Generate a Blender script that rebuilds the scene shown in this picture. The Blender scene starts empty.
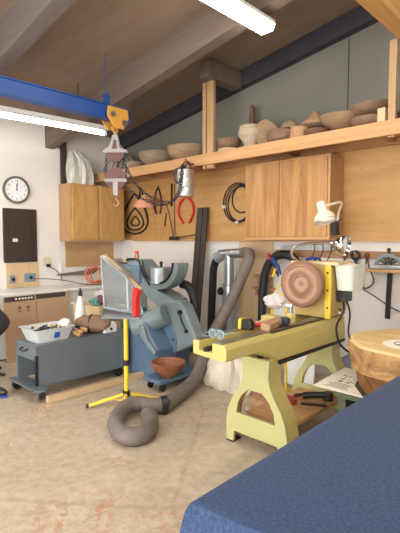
import bpy, bmesh, math, random
from mathutils import Vector, Matrix, Euler
random.seed(7)
C = bpy.context.scene.collection
PI = math.pi

# ------------------------------------------------------------------ materials
MATS = {}
def _nt(name):
    m = bpy.data.materials.new(name); m.use_nodes = True
    return m, m.node_tree, m.node_tree.nodes['Principled BSDF']
def lin(c):
    return tuple(((v/255)/12.92 if v <= 10 else (((v/255)+.055)/1.055)**2.4) for v in c) + (1,)
def plain(name, c, rough=.5, metal=0, var=.12, scale=6, bump=0):
    m, nt, b = _nt(name)
    b.inputs['Roughness'].default_value = rough; b.inputs['Metallic'].default_value = metal
    col = lin(c)
    tc = nt.nodes.new('ShaderNodeTexCoord'); n = nt.nodes.new('ShaderNodeTexNoise')
    n.inputs['Scale'].default_value = scale; n.inputs['Detail'].default_value = 5
    nt.links.new(tc.outputs['Object'], n.inputs['Vector'])
    r = nt.nodes.new('ShaderNodeValToRGB')
    r.color_ramp.elements[0].position = .3; r.color_ramp.elements[1].position = .72
    r.color_ramp.elements[0].color = tuple(v*(1-var) for v in col[:3])+(1,)
    r.color_ramp.elements[1].color = tuple(min(1, v*(1+var)) for v in col[:3])+(1,)
    nt.links.new(n.outputs['Fac'], r.inputs['Fac']); nt.links.new(r.outputs['Color'], b.inputs['Base Color'])
    if bump:
        bp = nt.nodes.new('ShaderNodeBump'); bp.inputs['Strength'].default_value = bump; bp.inputs['Distance'].default_value = .01
        nt.links.new(n.outputs['Fac'], bp.inputs['Height']); nt.links.new(bp.outputs['Normal'], b.inputs['Normal'])
    MATS[name] = m; return m
def wood(name, c1, c2, scale=(1, 14, 14), rough=.5, wave=2.0, knots=False):
    """grain runs along the axis with the small scale"""
    m, nt, b = _nt(name)
    b.inputs['Roughness'].default_value = rough
    tc = nt.nodes.new('ShaderNodeTexCoord'); mp = nt.nodes.new('ShaderNodeMapping')
    mp.inputs['Scale'].default_value = scale
    nt.links.new(tc.outputs['Object'], mp.inputs['Vector'])
    n = nt.nodes.new('ShaderNodeTexNoise'); n.inputs['Scale'].default_value = 1.2; n.inputs['Detail'].default_value = 6
    n.inputs['Roughness'].default_value = .65; n.inputs['Distortion'].default_value = wave
    nt.links.new(mp.outputs['Vector'], n.inputs['Vector'])
    r = nt.nodes.new('ShaderNodeValToRGB')
    r.color_ramp.elements[0].position = .33; r.color_ramp.elements[1].position = .66
    r.color_ramp.elements[0].color = lin(c1); r.color_ramp.elements[1].color = lin(c2)
    nt.links.new(n.outputs['Fac'], r.inputs['Fac'])
    last = r.outputs['Color']
    if knots:
        v = nt.nodes.new('ShaderNodeTexVoronoi'); v.inputs['Scale'].default_value = 5
        nt.links.new(tc.outputs['Object'], v.inputs['Vector'])
        rr = nt.nodes.new('ShaderNodeValToRGB'); rr.color_ramp.elements[0].position = .03; rr.color_ramp.elements[1].position = .1
        rr.color_ramp.elements[0].color = (.55, .5, .45, 1); rr.color_ramp.elements[1].color = (1, 1, 1, 1)
        nt.links.new(v.outputs['Distance'], rr.inputs['Fac'])
        mx = nt.nodes.new('ShaderNodeMix'); mx.data_type = 'RGBA'; mx.blend_type = 'MULTIPLY'; mx.inputs[0].default_value = 1
        nt.links.new(last, mx.inputs[6]); nt.links.new(rr.outputs['Color'], mx.inputs[7]); last = mx.outputs[2]
    nt.links.new(last, b.inputs['Base Color'])
    bp = nt.nodes.new('ShaderNodeBump'); bp.inputs['Strength'].default_value = .12; bp.inputs['Distance'].default_value = .004
    nt.links.new(n.outputs['Fac'], bp.inputs['Height']); nt.links.new(bp.outputs['Normal'], b.inputs['Normal'])
    MATS[name] = m; return m
def rings(name, c1, c2, scale=14, rough=.6):
    m, nt, b = _nt(name); b.inputs['Roughness'].default_value = rough
    tc = nt.nodes.new('ShaderNodeTexCoord'); w = nt.nodes.new('ShaderNodeTexWave')
    w.wave_type = 'RINGS'; w.rings_direction = 'Y'; w.inputs['Scale'].default_value = scale
    w.inputs['Distortion'].default_value = 2; w.inputs['Detail'].default_value = 3; w.inputs['Detail Scale'].default_value = 1.4
    mp = nt.nodes.new('ShaderNodeMapping'); mp.inputs['Location'].default_value = (0, 0, -.19); nt.links.new(tc.outputs['Object'], mp.inputs['Vector']); nt.links.new(mp.outputs['Vector'], w.inputs['Vector'])
    r = nt.nodes.new('ShaderNodeValToRGB'); r.color_ramp.elements[0].color = lin(c1); r.color_ramp.elements[1].color = lin(c2)
    nt.links.new(w.outputs['Fac'], r.inputs['Fac']); nt.links.new(r.outputs['Color'], b.inputs['Base Color'])
    MATS[name] = m; return m
def clear(name, c, alpha=.3, rough=.15):
    m, nt, b = _nt(name)
    b.inputs['Base Color'].default_value = lin(c); b.inputs['Roughness'].default_value = rough
    b.inputs['Alpha'].default_value = alpha
    MATS[name] = m; return m
def glow(name, c, s):
    m, nt, b = _nt(name)
    b.inputs['Base Color'].default_value = (0.8, .8, .8, 1)
    b.inputs['Emission Color'].default_value = lin(c); b.inputs['Emission Strength'].default_value = s
    MATS[name] = m; return m

W_WHITE = plain('white wall paint', (226, 222, 218), .8, var=.03, scale=2, bump=.1)
W_GREY = plain('grey gypsum board', (122, 122, 113), .85, var=.05, scale=1.5)
CEIL = wood('ceiling plywood', (134, 114, 98), (146, 127, 111), (1.2, 5, 5), .85, 1.0)
BEAM = wood('old brown beam', (106, 92, 82), (122, 107, 96), (.8, 9, 9), .8, .8)
BEAM_L = wood('left rafter', (104, 93, 88), (120, 109, 104), (.8, 8, 8), .8, .8)
DARKBEAM = plain('dark painted rafter', (58, 58, 65), .8, var=.1, scale=5)
PINE = wood('pine', (188, 142, 92), (208, 164, 114), (.9, 16, 16), .55, .6)
PINE_V = wood('pine upright', (174, 138, 100), (198, 162, 122), (16, 16, .9), .55, .6)
PINE_Y = wood('pine beam lengthwise', (196, 146, 88), (222, 176, 112), (16, .9, 16), .55, .6)
BIRCH = wood('birch door', (152, 104, 54), (202, 158, 102), (4.5, 4.5, .4), .38, 1.8)
BIRCH_L = wood('left cabinet door', (180, 136, 80), (206, 166, 108), (5, 5, 1.1), .4, 1.6)
BIRCH_S = wood('cabinet carcase', (168, 132, 92), (184, 148, 106), (5, 5, 1.), .5, .8)
PLY = wood('wall plywood', (180, 135, 80), (198, 156, 100), (.8, 5, 5), .5, 1.2, knots=True)
PLY2 = wood('pale plywood', (196, 168, 130), (214, 188, 150), (4, 4, 1), .6, 1)
PLY3 = wood('dull plywood', (176, 142, 100), (196, 162, 118), (4, 1, 4), .6, 1)
RAIL = wood('rail board', (150, 108, 70), (180, 136, 92), (1, 12, 12), .55, .8)
PALE = wood('pale lumber', (206, 180, 140), (224, 202, 164), (10, 1, 10), .7, .6)
TURN1 = wood('turned wood tan', (146, 120, 94), (172, 144, 114), (4, 4, 14), .75, .8)
TURN2 = wood('turned wood brown', (118, 92, 74), (146, 118, 96), (5, 5, 12), .75, .8)
TURN3 = wood('turned wood grey', (140, 124, 102), (166, 150, 126), (5, 5, 18), .8, .8)
TURN4 = wood('turned wood pale', (172, 158, 132), (196, 182, 156), (5, 5, 18), .8, .8)
TURN5 = wood('turned wood orange', (166, 126, 94), (190, 150, 116), (5, 5, 6), .7, .8)
TURN6 = wood('dark bark wood', (92, 66, 52), (126, 92, 72), (6, 6, 5), .8, .8)
DARKWOOD = wood('dark plank', (48, 40, 36), (70, 60, 54), (16, 16, 1), .55, .6)
DISC = rings('faceplate blank', (132, 94, 74), (178, 140, 116), 3.6)
BOWLBR = wood('red brown bowl', (122, 72, 48), (158, 104, 72), (6, 6, 10), .35, .8)
STUMPTOP = wood('sawn stump top', (214, 182, 120), (232, 206, 152), (2, 9, 9), .7, .6)
BARK = wood('bark', (138, 100, 62), (190, 150, 98), (4, 4, 5), .85, 2.5)
BARKD = wood('dark bark', (104, 66, 38), (156, 108, 64), (5, 5, 3), .85, 2.5)
YEL = plain('lathe yellow paint', (198, 184, 112), .38, var=.05, scale=3)
OLIVE = plain('lathe leg paint', (186, 182, 126), .45, var=.06, scale=3)
MACH = plain('machine grey blue paint', (122, 138, 142), .4, var=.08, scale=4)
MACHB = plain('machine blue paint', (92, 116, 140), .4, var=.1, scale=4)
CART = plain('cart grey paint', (104, 114, 122), .4, var=.07, scale=4)
CARTD = plain('cart inside grey', (66, 74, 82), .5, var=.1)
STEEL = plain('steel', (178, 178, 178), .32, 1, var=.08)
GALV = plain('galvanised steel', (176, 184, 190), .32, .85, var=.12, scale=14)
DSTEEL = plain('dark steel', (70, 68, 66), .4, .8, var=.2, scale=10)
CHROME = plain('chrome', (215, 215, 215), .12, 1, var=.02)
BLACK = plain('black rubber', (26, 26, 28), .55, var=.2)
BLACKP = plain('black plastic', (34, 34, 36), .4, var=.1)
HOSEG = plain('grey flexible hose', (116, 106, 100), .65, var=.14, scale=16, bump=.3)
BLUE = plain('beam blue paint', (28, 78, 158), .4, var=.06, scale=3)
TROL = plain('trolley yellow', (216, 162, 72), .5, var=.1)
SYEL = plain('stand yellow', (236, 204, 62), .35, var=.05)
REDW = plain('sheave red', (104, 66, 64), .5, var=.1)
RED = plain('red paint', (206, 42, 34), .4, var=.08)
WHITEP = plain('white plastic', (228, 230, 226), .35, var=.03)
LAMPW = plain('lamp enamel', (240, 232, 214), .3, var=.02)
PINKL = plain('lamp pink enamel', (226, 164, 136), .35, var=.03)
CARDB = plain('cardboard', (184, 152, 120), .8, var=.05, scale=3)
CARDD = plain('printed dark strip', (66, 60, 56), .7, var=.06)
BREAK = plain('brown panel paint', (58, 46, 43), .45, var=.08)
GREENW = plain('pale green plate', (206, 210, 176), .4, var=.03)
BLUEGREY = plain('socket plate', (122, 146, 166), .4, var=.05)
BRTBLUE = plain('bright blue', (36, 96, 196), .45, var=.06)
ORANGE = plain('orange cord', (196, 104, 62), .5, var=.08)
BROWNL = plain('brown hide', (140, 112, 92), .8, var=.14, scale=12, bump=.2)
CANVAS = plain('canvas', (206, 196, 180), .85, var=.1, scale=9)
RAG1 = plain('rag maroon', (128, 74, 92), .9, var=.2, scale=25)
RAG2 = plain('rag white', (216, 210, 210), .9, var=.1, scale=20)
RAG3 = plain('rag teal', (96, 150, 140), .9, var=.2, scale=20)
PAPER = plain('paper', (250, 246, 230), .7, var=.02)
INK = plain('ink', (70, 68, 66), .7, var=.1)
DGREY = plain('dark grey fabric', (62, 62, 68), .85, var=.15, scale=20)
GREENM = plain('dark green cabinet paint', (82, 88, 66), .6, var=.1)
PLEXI = clear('clear acrylic', (150, 156, 156), .36, .12)
TUBP = clear('translucent plastic', (226, 232, 234), .62, .3)
FILM = plain('plastic sheeting', (202, 204, 194), .25, var=.12, scale=12, bump=.3)
TARP = plain('grey bundle', (140, 132, 120), .6, var=.2, scale=14, bump=.3)
TAPE = plain('foil tape', (150, 160, 172), .35, .3, var=.1)
TUBE = glow('fluorescent tube', (255, 246, 236), 16)
TUBE2 = glow('fluorescent lens', (255, 248, 238), 9)
BULB = plain('frosted bulb', (242, 240, 232), .2, var=.02)
FACE = plain('clock face', (232, 236, 240), .4, var=.01)

FLOOR_SPOTS = [(4.05, -3.15, .35), (3.9, -3.35, .3), (4.3, -2.95, .25), (2.45, -2.62, .3), (2.75, -2.2, .25), (4.5, -2.6, .2), (3.6, -2.75, .2)]
def floor_mat():
    m, nt, b = _nt('worn concrete floor'); b.inputs['Roughness'].default_value = .62
    tc = nt.nodes.new('ShaderNodeTexCoord')
    def noise(s, d=6, rg=.6, dist=0):
        n = nt.nodes.new('ShaderNodeTexNoise'); n.inputs['Scale'].default_value = s; n.inputs['Detail'].default_value = d
        n.inputs['Roughness'].default_value = rg; n.inputs['Distortion'].default_value = dist
        nt.links.new(tc.outputs['Object'], n.inputs['Vector']); return n
    def ramp(src, p0, c0, p1, c1):
        r = nt.nodes.new('ShaderNodeValToRGB'); r.color_ramp.elements[0].position = p0; r.color_ramp.elements[1].position = p1
        r.color_ramp.elements[0].color = c0; r.color_ramp.elements[1].color = c1
        nt.links.new(src, r.inputs['Fac']); return r
    def mix(fac, a, bb, mode='MIX'):
        x = nt.nodes.new('ShaderNodeMix'); x.data_type = 'RGBA'; x.blend_type = mode
        if isinstance(fac, float): x.inputs[0].default_value = fac
        else: nt.links.new(fac, x.inputs[0])
        nt.links.new(a, x.inputs[6])
        if isinstance(bb, tuple): x.inputs[7].default_value = bb
        else: nt.links.new(bb, x.inputs[7])
        return x.outputs[2]
    n1 = noise(1.6, 8, .65, .6); r1 = ramp(n1.outputs['Fac'], .3, lin((182, 167, 145)), .7, lin((205, 192, 171)))
    n2 = noise(16, 6, .7); r2 = ramp(n2.outputs['Fac'], .36, (.80, .76, .72, 1), .6, (1, 1, 1, 1))
    c = mix(1.0, r1.outputs['Color'], r2.outputs['Color'], 'MULTIPLY')
    n3 = noise(3.4, 8, .75, 1.2); r3 = ramp(n3.outputs['Fac'], .60, (0, 0, 0, 1), .68, (1, 1, 1, 1))     # bare reddish patches
    n4 = noise(.9, 3, .5); r4 = ramp(n4.outputs['Fac'], .44, (0, 0, 0, 1), .6, (1, 1, 1, 1))
    mm = mix(1.0, r3.outputs['Color'], r4.outputs['Color'], 'MULTIPLY')
    spots = None
    for px, py, rad in FLOOR_SPOTS:
        d = nt.nodes.new('ShaderNodeVectorMath'); d.operation = 'DISTANCE'; nt.links.new(tc.outputs['Object'], d.inputs[0]); d.inputs[1].default_value = (px-4.05, py+4.2, .08)
        mr = nt.nodes.new('ShaderNodeMapRange'); nt.links.new(d.outputs['Value'], mr.inputs[0]); mr.inputs[1].default_value = rad; mr.inputs[2].default_value = rad*.2
        if spots is None: spots = mr.outputs[0]
        else:
            mxn = nt.nodes.new('ShaderNodeMath'); mxn.operation = 'MAXIMUM'; nt.links.new(spots, mxn.inputs[0]); nt.links.new(mr.outputs[0], mxn.inputs[1]); spots = mxn.outputs[0]
    n5 = noise(19, 6, .65, .5); r5 = ramp(n5.outputs['Fac'], .52, (0, 0, 0, 1), .58, (1, 1, 1, 1))
    mm2 = mix(1.0, r5.outputs['Color'], spots, 'MULTIPLY')
    c = mix(mm, c, lin((178, 156, 130)))
    c = mix(mm2, c, lin((182, 142, 114)))
    v = nt.nodes.new('ShaderNodeTexVoronoi'); v.feature = 'DISTANCE_TO_EDGE'; v.inputs['Scale'].default_value = .55
    nd = noise(2.5, 4); add = nt.nodes.new('ShaderNodeMix'); add.data_type = 'VECTOR'; add.inputs[0].default_value = .06
    nt.links.new(tc.outputs['Object'], add.inputs[4]); nt.links.new(nd.outputs['Color'], add.inputs[5]); nt.links.new(add.outputs[1], v.inputs['Vector'])
    rv = ramp(v.outputs['Distance'], .0, (.5, .45, .4, 1), .012, (1, 1, 1, 1))
    c = mix(.3, c, mix(1.0, c, rv.outputs['Color'], 'MULTIPLY'))
    nt.links.new(c, b.inputs['Base Color'])
    bp = nt.nodes.new('ShaderNodeBump'); bp.inputs['Strength'].default_value = .15; bp.inputs['Distance'].default_value = .01
    nt.links.new(n2.outputs['Fac'], bp.inputs['Height']); nt.links.new(bp.outputs['Normal'], b.inputs['Normal'])
    return m
FLOOR = floor_mat()
def cloth_mat():
    m, nt, b = _nt('denim blue cloth'); b.inputs['Roughness'].default_value = .9
    tc = nt.nodes.new('ShaderNodeTexCoord'); n = nt.nodes.new('ShaderNodeTexNoise')
    n.inputs['Scale'].default_value = 90; n.inputs['Detail'].default_value = 6; n.inputs['Roughness'].default_value = .7
    nt.links.new(tc.outputs['Object'], n.inputs['Vector'])
    r = nt.nodes.new('ShaderNodeValToRGB'); r.color_ramp.elements[0].position = .3; r.color_ramp.elements[1].position = .75
    r.color_ramp.elements[0].color = lin((16, 40, 78)); r.color_ramp.elements[1].color = lin((66, 90, 126))
    nt.links.new(n.outputs['Fac'], r.inputs['Fac']); nt.links.new(r.outputs['Color'], b.inputs['Base Color'])
    b.inputs['Sheen Weight'].default_value = .07; b.inputs['Sheen Tint'].default_value = (1, .93, .82, 1)
    return m
DENIM = cloth_mat()

# ------------------------------------------------------------------ mesh builder
def catmull(pts, n=8):
    P = [Vector(p) for p in pts]
    if len(P) < 3: return P
    out = []
    for i in range(len(P)-1):
        p0 = P[max(i-1, 0)]; p1 = P[i]; p2 = P[i+1]; p3 = P[min(i+2, len(P)-1)]
        for k in range(n):
            t = k/n
            out.append(.5*((2*p1)+(-p0+p2)*t+(2*p0-5*p1+4*p2-p3)*t*t+(-p0+3*p1-3*p2+p3)*t**3))
    out.append(P[-1]); return out
class MB:
    def __init__(s): s.bm = bmesh.new()
    def box(s, x0, x1, y0, y1, z0, z1, M=None):
        v = [Vector((x, y, z)) for x in (x0, x1) for y in (y0, y1) for z in (z0, z1)]
        if M: v = [M @ q for q in v]
        v = [s.bm.verts.new(q) for q in v]
        for f in ((0, 1, 3, 2), (4, 6, 7, 5), (0, 4, 5, 1), (2, 3, 7, 6), (0, 2, 6, 4), (1, 5, 7, 3)): s.bm.faces.new([v[i] for i in f])
        return s
    def obox(s, c, size, rot=(0, 0, 0)):
        a, b, d = (q/2 for q in size)
        return s.box(-a, a, -b, b, -d, d, Matrix.Translation(c) @ Euler(rot).to_matrix().to_4x4())
    def loft(s, ringsv, closed=True, cap=True):
        R = []
        for i, r in enumerate(ringsv):
            R.append(R[0] if i and r is ringsv[0] else [s.bm.verts.new(p) for p in r])
        n = len(R[0])
        for a, b in zip(R, R[1:]):
            for i in range(n if closed else n-1):
                j = (i+1) % n
                try: s.bm.faces.new((a[i], a[j], b[j], b[i]))
                except ValueError: pass
        if cap:
            for r in (R[0], R[-1]):
                try: s.bm.faces.new(r)
                except ValueError: pass
        return s
    def tube(s, pts, r, seg=10, n=8, smooth=True, ribs=0, cap=True):
        P = catmull(pts, n) if smooth else [Vector(p) for p in pts]
        up = None; RR = []
        for i, p in enumerate(P):
            t = (P[min(i+1, len(P)-1)]-P[max(i-1, 0)])
            if t.length < 1e-9: continue
            t.normalize()
            if up is None: up = t.orthogonal().normalized()
            up = (up - t*up.dot(t));
            if up.length < 1e-6: up = t.orthogonal()
            up.normalize(); w = t.cross(up)
            rr = r[i] if isinstance(r, (list, tuple)) else r
            if ribs and i % 2: rr *= 1-ribs
            RR.append([p+(up*math.cos(2*PI*k/seg)+w*math.sin(2*PI*k/seg))*rr for k in range(seg)])
        return s.loft(RR, True, cap)
    def cyl(s, p0, p1, r0, r1=None, seg=20):
        r1 = r0 if r1 is None else r1
        p0, p1 = Vector(p0), Vector(p1); t = (p1-p0).normalized(); u = t.orthogonal().normalized(); w = t.cross(u)
        return s.loft([[p+(u*math.cos(2*PI*k/seg)+w*math.sin(2*PI*k/seg))*r for k in range(seg)] for p, r in ((p0, r0), (p1, r1))])
    def lathe(s, prof, c=(0, 0, 0), seg=36, M=None, squash=1, wob=0):
        M = (Matrix.Translation(c) @ (M or Matrix.Identity(4)))
        w = [1+wob*math.sin(3*2*PI*k/seg+1)+wob*.6*math.sin(5*2*PI*k/seg) for k in range(seg)]
        R = []
        for r, z in prof:
            r = max(r, 1e-4)
            R.append([M @ Vector((r*math.cos(2*PI*k/seg)*w[k], r*squash*math.sin(2*PI*k/seg)*w[k], z)) for k in range(seg)])
        if prof[0][0] > 1e-3 and prof[-1][0] > 1e-3: R.append(R[0])      # an open ring: walls on both sides, no caps
        return s.loft(R, True, False)
    def prism(s, outer, axis, a0, a1, holes=()):
        def v3(p, a): return {'x': (a, p[0], p[1]), 'y': (p[0], a, p[1]), 'z': (p[0], p[1], a)}[axis]
        b = bmesh.new(); ed = []
        for loop in (outer,)+tuple(holes):
            vs = [b.verts.new(v3(p, a0)) for p in loop]
            ed += [b.edges.new((vs[i], vs[(i+1) % len(vs)])) for i in range(len(vs))]
        bmesh.ops.triangle_fill(b, edges=ed, use_beauty=True)
        bmesh.ops.dissolve_limit(b, angle_limit=.01, verts=b.verts[:], edges=b.edges[:])
        r = bmesh.ops.extrude_face_region(b, geom=b.faces[:])
        d = {'x': Vector((a1-a0, 0, 0)), 'y': Vector((0, a1-a0, 0)), 'z': Vector((0, 0, a1-a0))}[axis]
        for v in [e for e in r['geom'] if isinstance(e, bmesh.types.BMVert)]: v.co += d
        me = bpy.data.meshes.new('t'); b.to_mesh(me); b.free(); s.bm.from_mesh(me); bpy.data.meshes.remove(me)
        return s
    def ball(s, c, r, sub=3, noise=0, seed=0, rot=(0, 0, 0)):
        if not isinstance(r, tuple): r = (r, r, r)
        b = bmesh.new(); bmesh.ops.create_icosphere(b, subdivisions=sub, radius=1)
        M = Matrix.Translation(c) @ Euler(rot).to_matrix().to_4x4()
        from mathutils import noise as N
        for v in b.verts:
            d = v.co.copy()
            k = 1+noise*(N.noise(d*2.1+Vector((seed, seed*.7, 3))) + .5*N.noise(d*5.3+Vector((seed, 1, seed))))
            v.co = M @ Vector((d.x*r[0]*k, d.y*r[1]*k, d.z*r[2]*k))
        me = bpy.data.meshes.new('t'); b.to_mesh(me); b.free(); s.bm.from_mesh(me); bpy.data.meshes.remove(me)
        return s
    def torus(s, c, R, r, M=None, seg=24, ss=8, sx=1):
        M = Matrix.Translation(c) @ (M or Matrix.Identity(4)); V = []
        for i in range(seg):
            a = 2*PI*i/seg
            V.append([s.bm.verts.new(M @ Vector(((R+r*math.cos(b))*math.cos(a)*sx, (R+r*math.cos(b))*math.sin(a), r*math.sin(b)))) for b in [2*PI*k/ss for k in range(ss)]])
        for i in range(seg):
            for k in range(ss):
                s.bm.faces.new((V[i][k], V[(i+1) % seg][k], V[(i+1) % seg][(k+1) % ss], V[i][(k+1) % ss]))
        return s

WM = {}
def obj(name, mb, mat, parent=None, smooth=False, bevel=0, label=None):
    bm = mb.bm; bmesh.ops.recalc_face_normals(bm, faces=bm.faces[:])
    me = bpy.data.meshes.new(name)
    if parent is None:
        xs = [v.co for v in bm.verts]
        o0 = Vector(((min(v.x for v in xs)+max(v.x for v in xs))/2, (min(v.y for v in xs)+max(v.y for v in xs))/2, min(v.z for v in xs)))
        M = Matrix.Translation(o0)
    else: M = WM[parent.name]
    bm.transform(M.inverted()); bm.to_mesh(me); bm.free()
    me.materials.append(mat)
    if smooth:
        for p in me.polygons: p.use_smooth = True
        me.set_sharp_from_angle(angle=.7)
    o = bpy.data.objects.new(name, me); C.objects.link(o)
    if parent is None: o.location = M.translation
    else: o.parent = parent
    WM[o.name] = M.copy()
    if bevel:
        b = o.modifiers.new('bevel', 'BEVEL'); b.width = bevel; b.segments = 2; b.limit_method = 'ANGLE'; b.angle_limit = .6
    if label: o['label'] = label
    return o
def tag(o, label, cat, group=None):
    o['label'] = label; o['category'] = cat
    if group: o['group'] = group
    return o
def thing(name, label, cat, loc=(0, 0, 0), rotz=0, group=None):
    o = bpy.data.objects.new(name, None); C.objects.link(o); o.location = loc; o.rotation_euler = (0, 0, rotz)
    o.empty_display_size = .05
    WM[o.name] = Matrix.Translation(loc) @ Matrix.Rotation(rotz, 4, 'Z')
    return tag(o, label, cat, group)
def struct(name, mb, mat, parent=None, **k):
    o = obj(name, mb, mat, parent, **k)
    if parent is None: o['kind'] = 'structure'
    return o
def text_mesh(mb, body, size, M):
    cu = bpy.data.curves.new('t', 'FONT'); cu.body = body; cu.size = size; cu.align_x = 'CENTER'; cu.align_y = 'CENTER'; cu.extrude = .001
    to = bpy.data.objects.new('t', cu); C.objects.link(to)
    me = bpy.data.meshes.new_from_object(to.evaluated_get(bpy.context.evaluated_depsgraph_get()))
    b = bmesh.new(); b.from_mesh(me); b.transform(M); me2 = bpy.data.meshes.new('t2'); b.to_mesh(me2); b.free(); mb.bm.from_mesh(me2)
    bpy.data.objects.remove(to); bpy.data.curves.remove(cu); bpy.data.meshes.remove(me); bpy.data.meshes.remove(me2)
RX = lambda a: Matrix.Rotation(a, 4, 'X')
RY = lambda a: Matrix.Rotation(a, 4, 'Y')
RZ = lambda a: Matrix.Rotation(a, 4, 'Z')
def roofz(x): return 3.17+.16*x

# ------------------------------------------------------------------ setting
X1, Y0 = 8.2, -7.0
struct('floor', MB().box(-.1, X1, Y0-1.5, .1, -.08, 0), FLOOR)
struct('wall_back', MB().box(-.1, X1, 0, .1, 0, 2.45), W_WHITE)
struct('wall_back_upper', MB().prism([(-.1, 2.45), (X1, 2.45), (X1, roofz(X1)), (-.1, roofz(-.1))], 'y', 0, .1), W_GREY)
struct('wall_left', MB().box(-.1, 0, Y0, 0, 0, 3.16), W_WHITE)
struct('wall_right', MB().box(X1, X1+.1, Y0, .1, 0, 4.5), W_WHITE)
# front wall above and beside the open roll-up door the daylight comes through
struct('wall_front', MB().box(-.1, 1.6, Y0, Y0+.1, 0, 3.3).box(1.6, X1, Y0, Y0+.1, 3.0, 4.3).box(7.6, X1, Y0, Y0+.1, 0, 3.0), W_WHITE)
mb = MB(); mb.prism([(-.1, roofz(-.1)), (X1+.1, roofz(X1+.1)), (X1+.1, roofz(X1+.1)+.05), (-.1, roofz(-.1)+.05)], 'y', Y0, .1)
struct('ceiling', mb, CEIL)
def rafter(name, y0, y1, d, mat, xe=X1, x0=0.0):
    struct(name, MB().prism([(x0, roofz(x0)-d), (xe, roofz(xe)-d), (xe, roofz(xe)), (x0, roofz(x0))], 'y', y0, y1), mat)
rafter('ceiling_beam_1', -.10, -.002, .2, DARKBEAM)
rafter('ceiling_beam_2', -1.35, -1.22, .35, BEAM)
rafter('ceiling_beam_3', -2.75, -2.61, .34, BEAM_L)
rafter('ceiling_beam_4', -4.6, -4.46, .34, BEAM_L)
struct('ceiling_beam_5', MB().box(4.61, 4.745, -6.8, -.52, 3.19, 3.40), PINE_Y, bevel=.004)
struct('ceiling_joist_1', MB().box(2.44, 2.58, -.68, -.101, 3.36, 3.56), BEAM)
struct('trim_1', MB().box(3.915, 3.925, -.004, 0, 2.52, 3.58), DGREY)      # board joint on the upper wall
# plywood lining and its bottom ledge
struct('wall_panel_1', MB().box(.004, 2.84, -.022, 0, 1.5, 2.42), PLY)
struct('wall_panel_2', MB().box(2.845, 6.4, -.022, 0, 1.5, 2.42), PLY)
struct('trim_2', MB().box(.33, 6.4, -.05, 0, 1.482, 1.499), PINE)
struct('wall_panel_3', MB().box(2.50, 3.02, -.016, 0, .0, 1.48), PLY2)
struct('wall_panel_4', MB().box(0, .016, -1.065, -.2, 1.09, 1.47), PLY3)

# ------------------------------------------------------------------ overhead shelf, posts
t = thing('overhead_shelf', 'long pine shelf high on the back wall carrying turned wooden bowls', 'shelf', (0, 0, 2.39))
obj('shelf_board', MB().box(.002, 7.2, -.51, -.002, 2.492, 2.515), PINE, t)
obj('fascia', MB().box(.002, 7.2, -.60, -.56, 2.39, 2.517), PINE, t, bevel=.003)
obj('cleat', MB().box(.002, 7.2, -.06, -.023, 2.42, 2.492), RAIL, t)
for i, x in enumerate((.9, 2.0, 3.35, 4.40, 5.6)):
    obj('bracket', MB().box(x, x+.04, -.51, -.06, 2.44, 2.492), RAIL, t)
tag(obj('post', MB().box(2.362, 2.412, -.558, -.512, 2.35, 3.36), PINE_V, bevel=.003), 'left board of the doubled pine post rising from the shelf edge', 'post', 'pine posts above the shelf')
tag(obj('post', MB().box(2.432, 2.53, -.558, -.512, 2.35, 3.36), PINE_V, bevel=.003), 'right board of the doubled pine post rising from the shelf edge', 'post', 'pine posts above the shelf')
tag(obj('post', MB().box(4.548, 4.61, -.558, -.515, 2.38, 3.19), PINE_V, bevel=.003), 'single pale pine post under the orange beam at the upper right', 'post', 'pine posts above the shelf')

# ------------------------------------------------------------------ cabinets
t = thing('wall_cabinet', 'two-door honey birch wall cabinet on the back wall right of the coiled cable', 'cabinet', (3.37, -.16, 1.5))
obj('body', MB().box(2.83, 3.90, -.31, -.023, 1.502, 2.368), BIRCH_S, t, bevel=.003)
for i, (a, b) in enumerate(((2.85, 3.30), (3.33, 3.875))):
    obj('door', MB().box(a, b, -.334, -.311, 1.535, 2.352), BIRCH, t, bevel=.006)
obj('face_frame', MB().box(2.83, 3.90, -.316, -.310, 1.502, 2.37), PINE, t)
t = thing('wall_cabinet', 'corner wall cabinet on the left wall with amber doors and a dull brown side', 'cabinet', (.16, -.6, 1.485))
obj('body', MB().box(.002, .31, -1.155, -.20, 1.485, 2.315), BIRCH_S, t, bevel=.003)
obj('face_frame', MB().box(.310, .316, -1.155, -.20, 1.485, 2.315), BIRCH_L, t)
obj('door', MB().box(.317, .336, -1.125, -.695, 1.515, 2.29), BIRCH_L, t, bevel=.006)
obj('door', MB().box(.317, .336, -.665, -.225, 1.515, 2.29), BIRCH_L, t, bevel=.006)
tag(obj('plank', MB().obox((.06, -1.10, 2.66), (.03, .09, .68), (0, 0, 0)), DARKWOOD), 'dark upright plank standing on the left cabinet beside the plastic sheeting', 'plank')

# ------------------------------------------------------------------ left wall things
t = thing('wall_clock', 'round white wall clock with a grey rim showing twelve', 'clock', (0, -1.79, 2.0))
MC = Matrix.Translation((0, -1.788, 2.186)) @ RZ(PI/2) @ RX(PI/2)      # face looks along +x
def clockpart(name, mb, mat, sm=False):
    mb.bm.transform(MC); return obj(name, mb, mat, t, smooth=sm)
clockpart('rim', MB().lathe([(.155, .002), (.186, .002), (.188, .02), (.182, .038), (.168, .038), (.162, .022), (.155, .022)], seg=48), plain('clock rim', (120, 118, 116), .35, .6), True)
clockpart('face', MB().lathe([(0, .004), (.163, .004), (.163, .02), (0, .02)], seg=48), FACE)
m = MB()
for k in range(12):
    a = PI/2-2*PI*(k+1)/12
    text_mesh(m, str(k+1), .036, Matrix.Translation((.122*math.cos(a), .122*math.sin(a), .0205)))
for k in range(60):
    a = 2*PI*k/60
    m.obox((.148*math.cos(a), .148*math.sin(a), .0205), (.012 if k % 5 == 0 else .006, .002, .001), (0, 0, a))
clockpart('numerals', m, INK)
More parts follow.
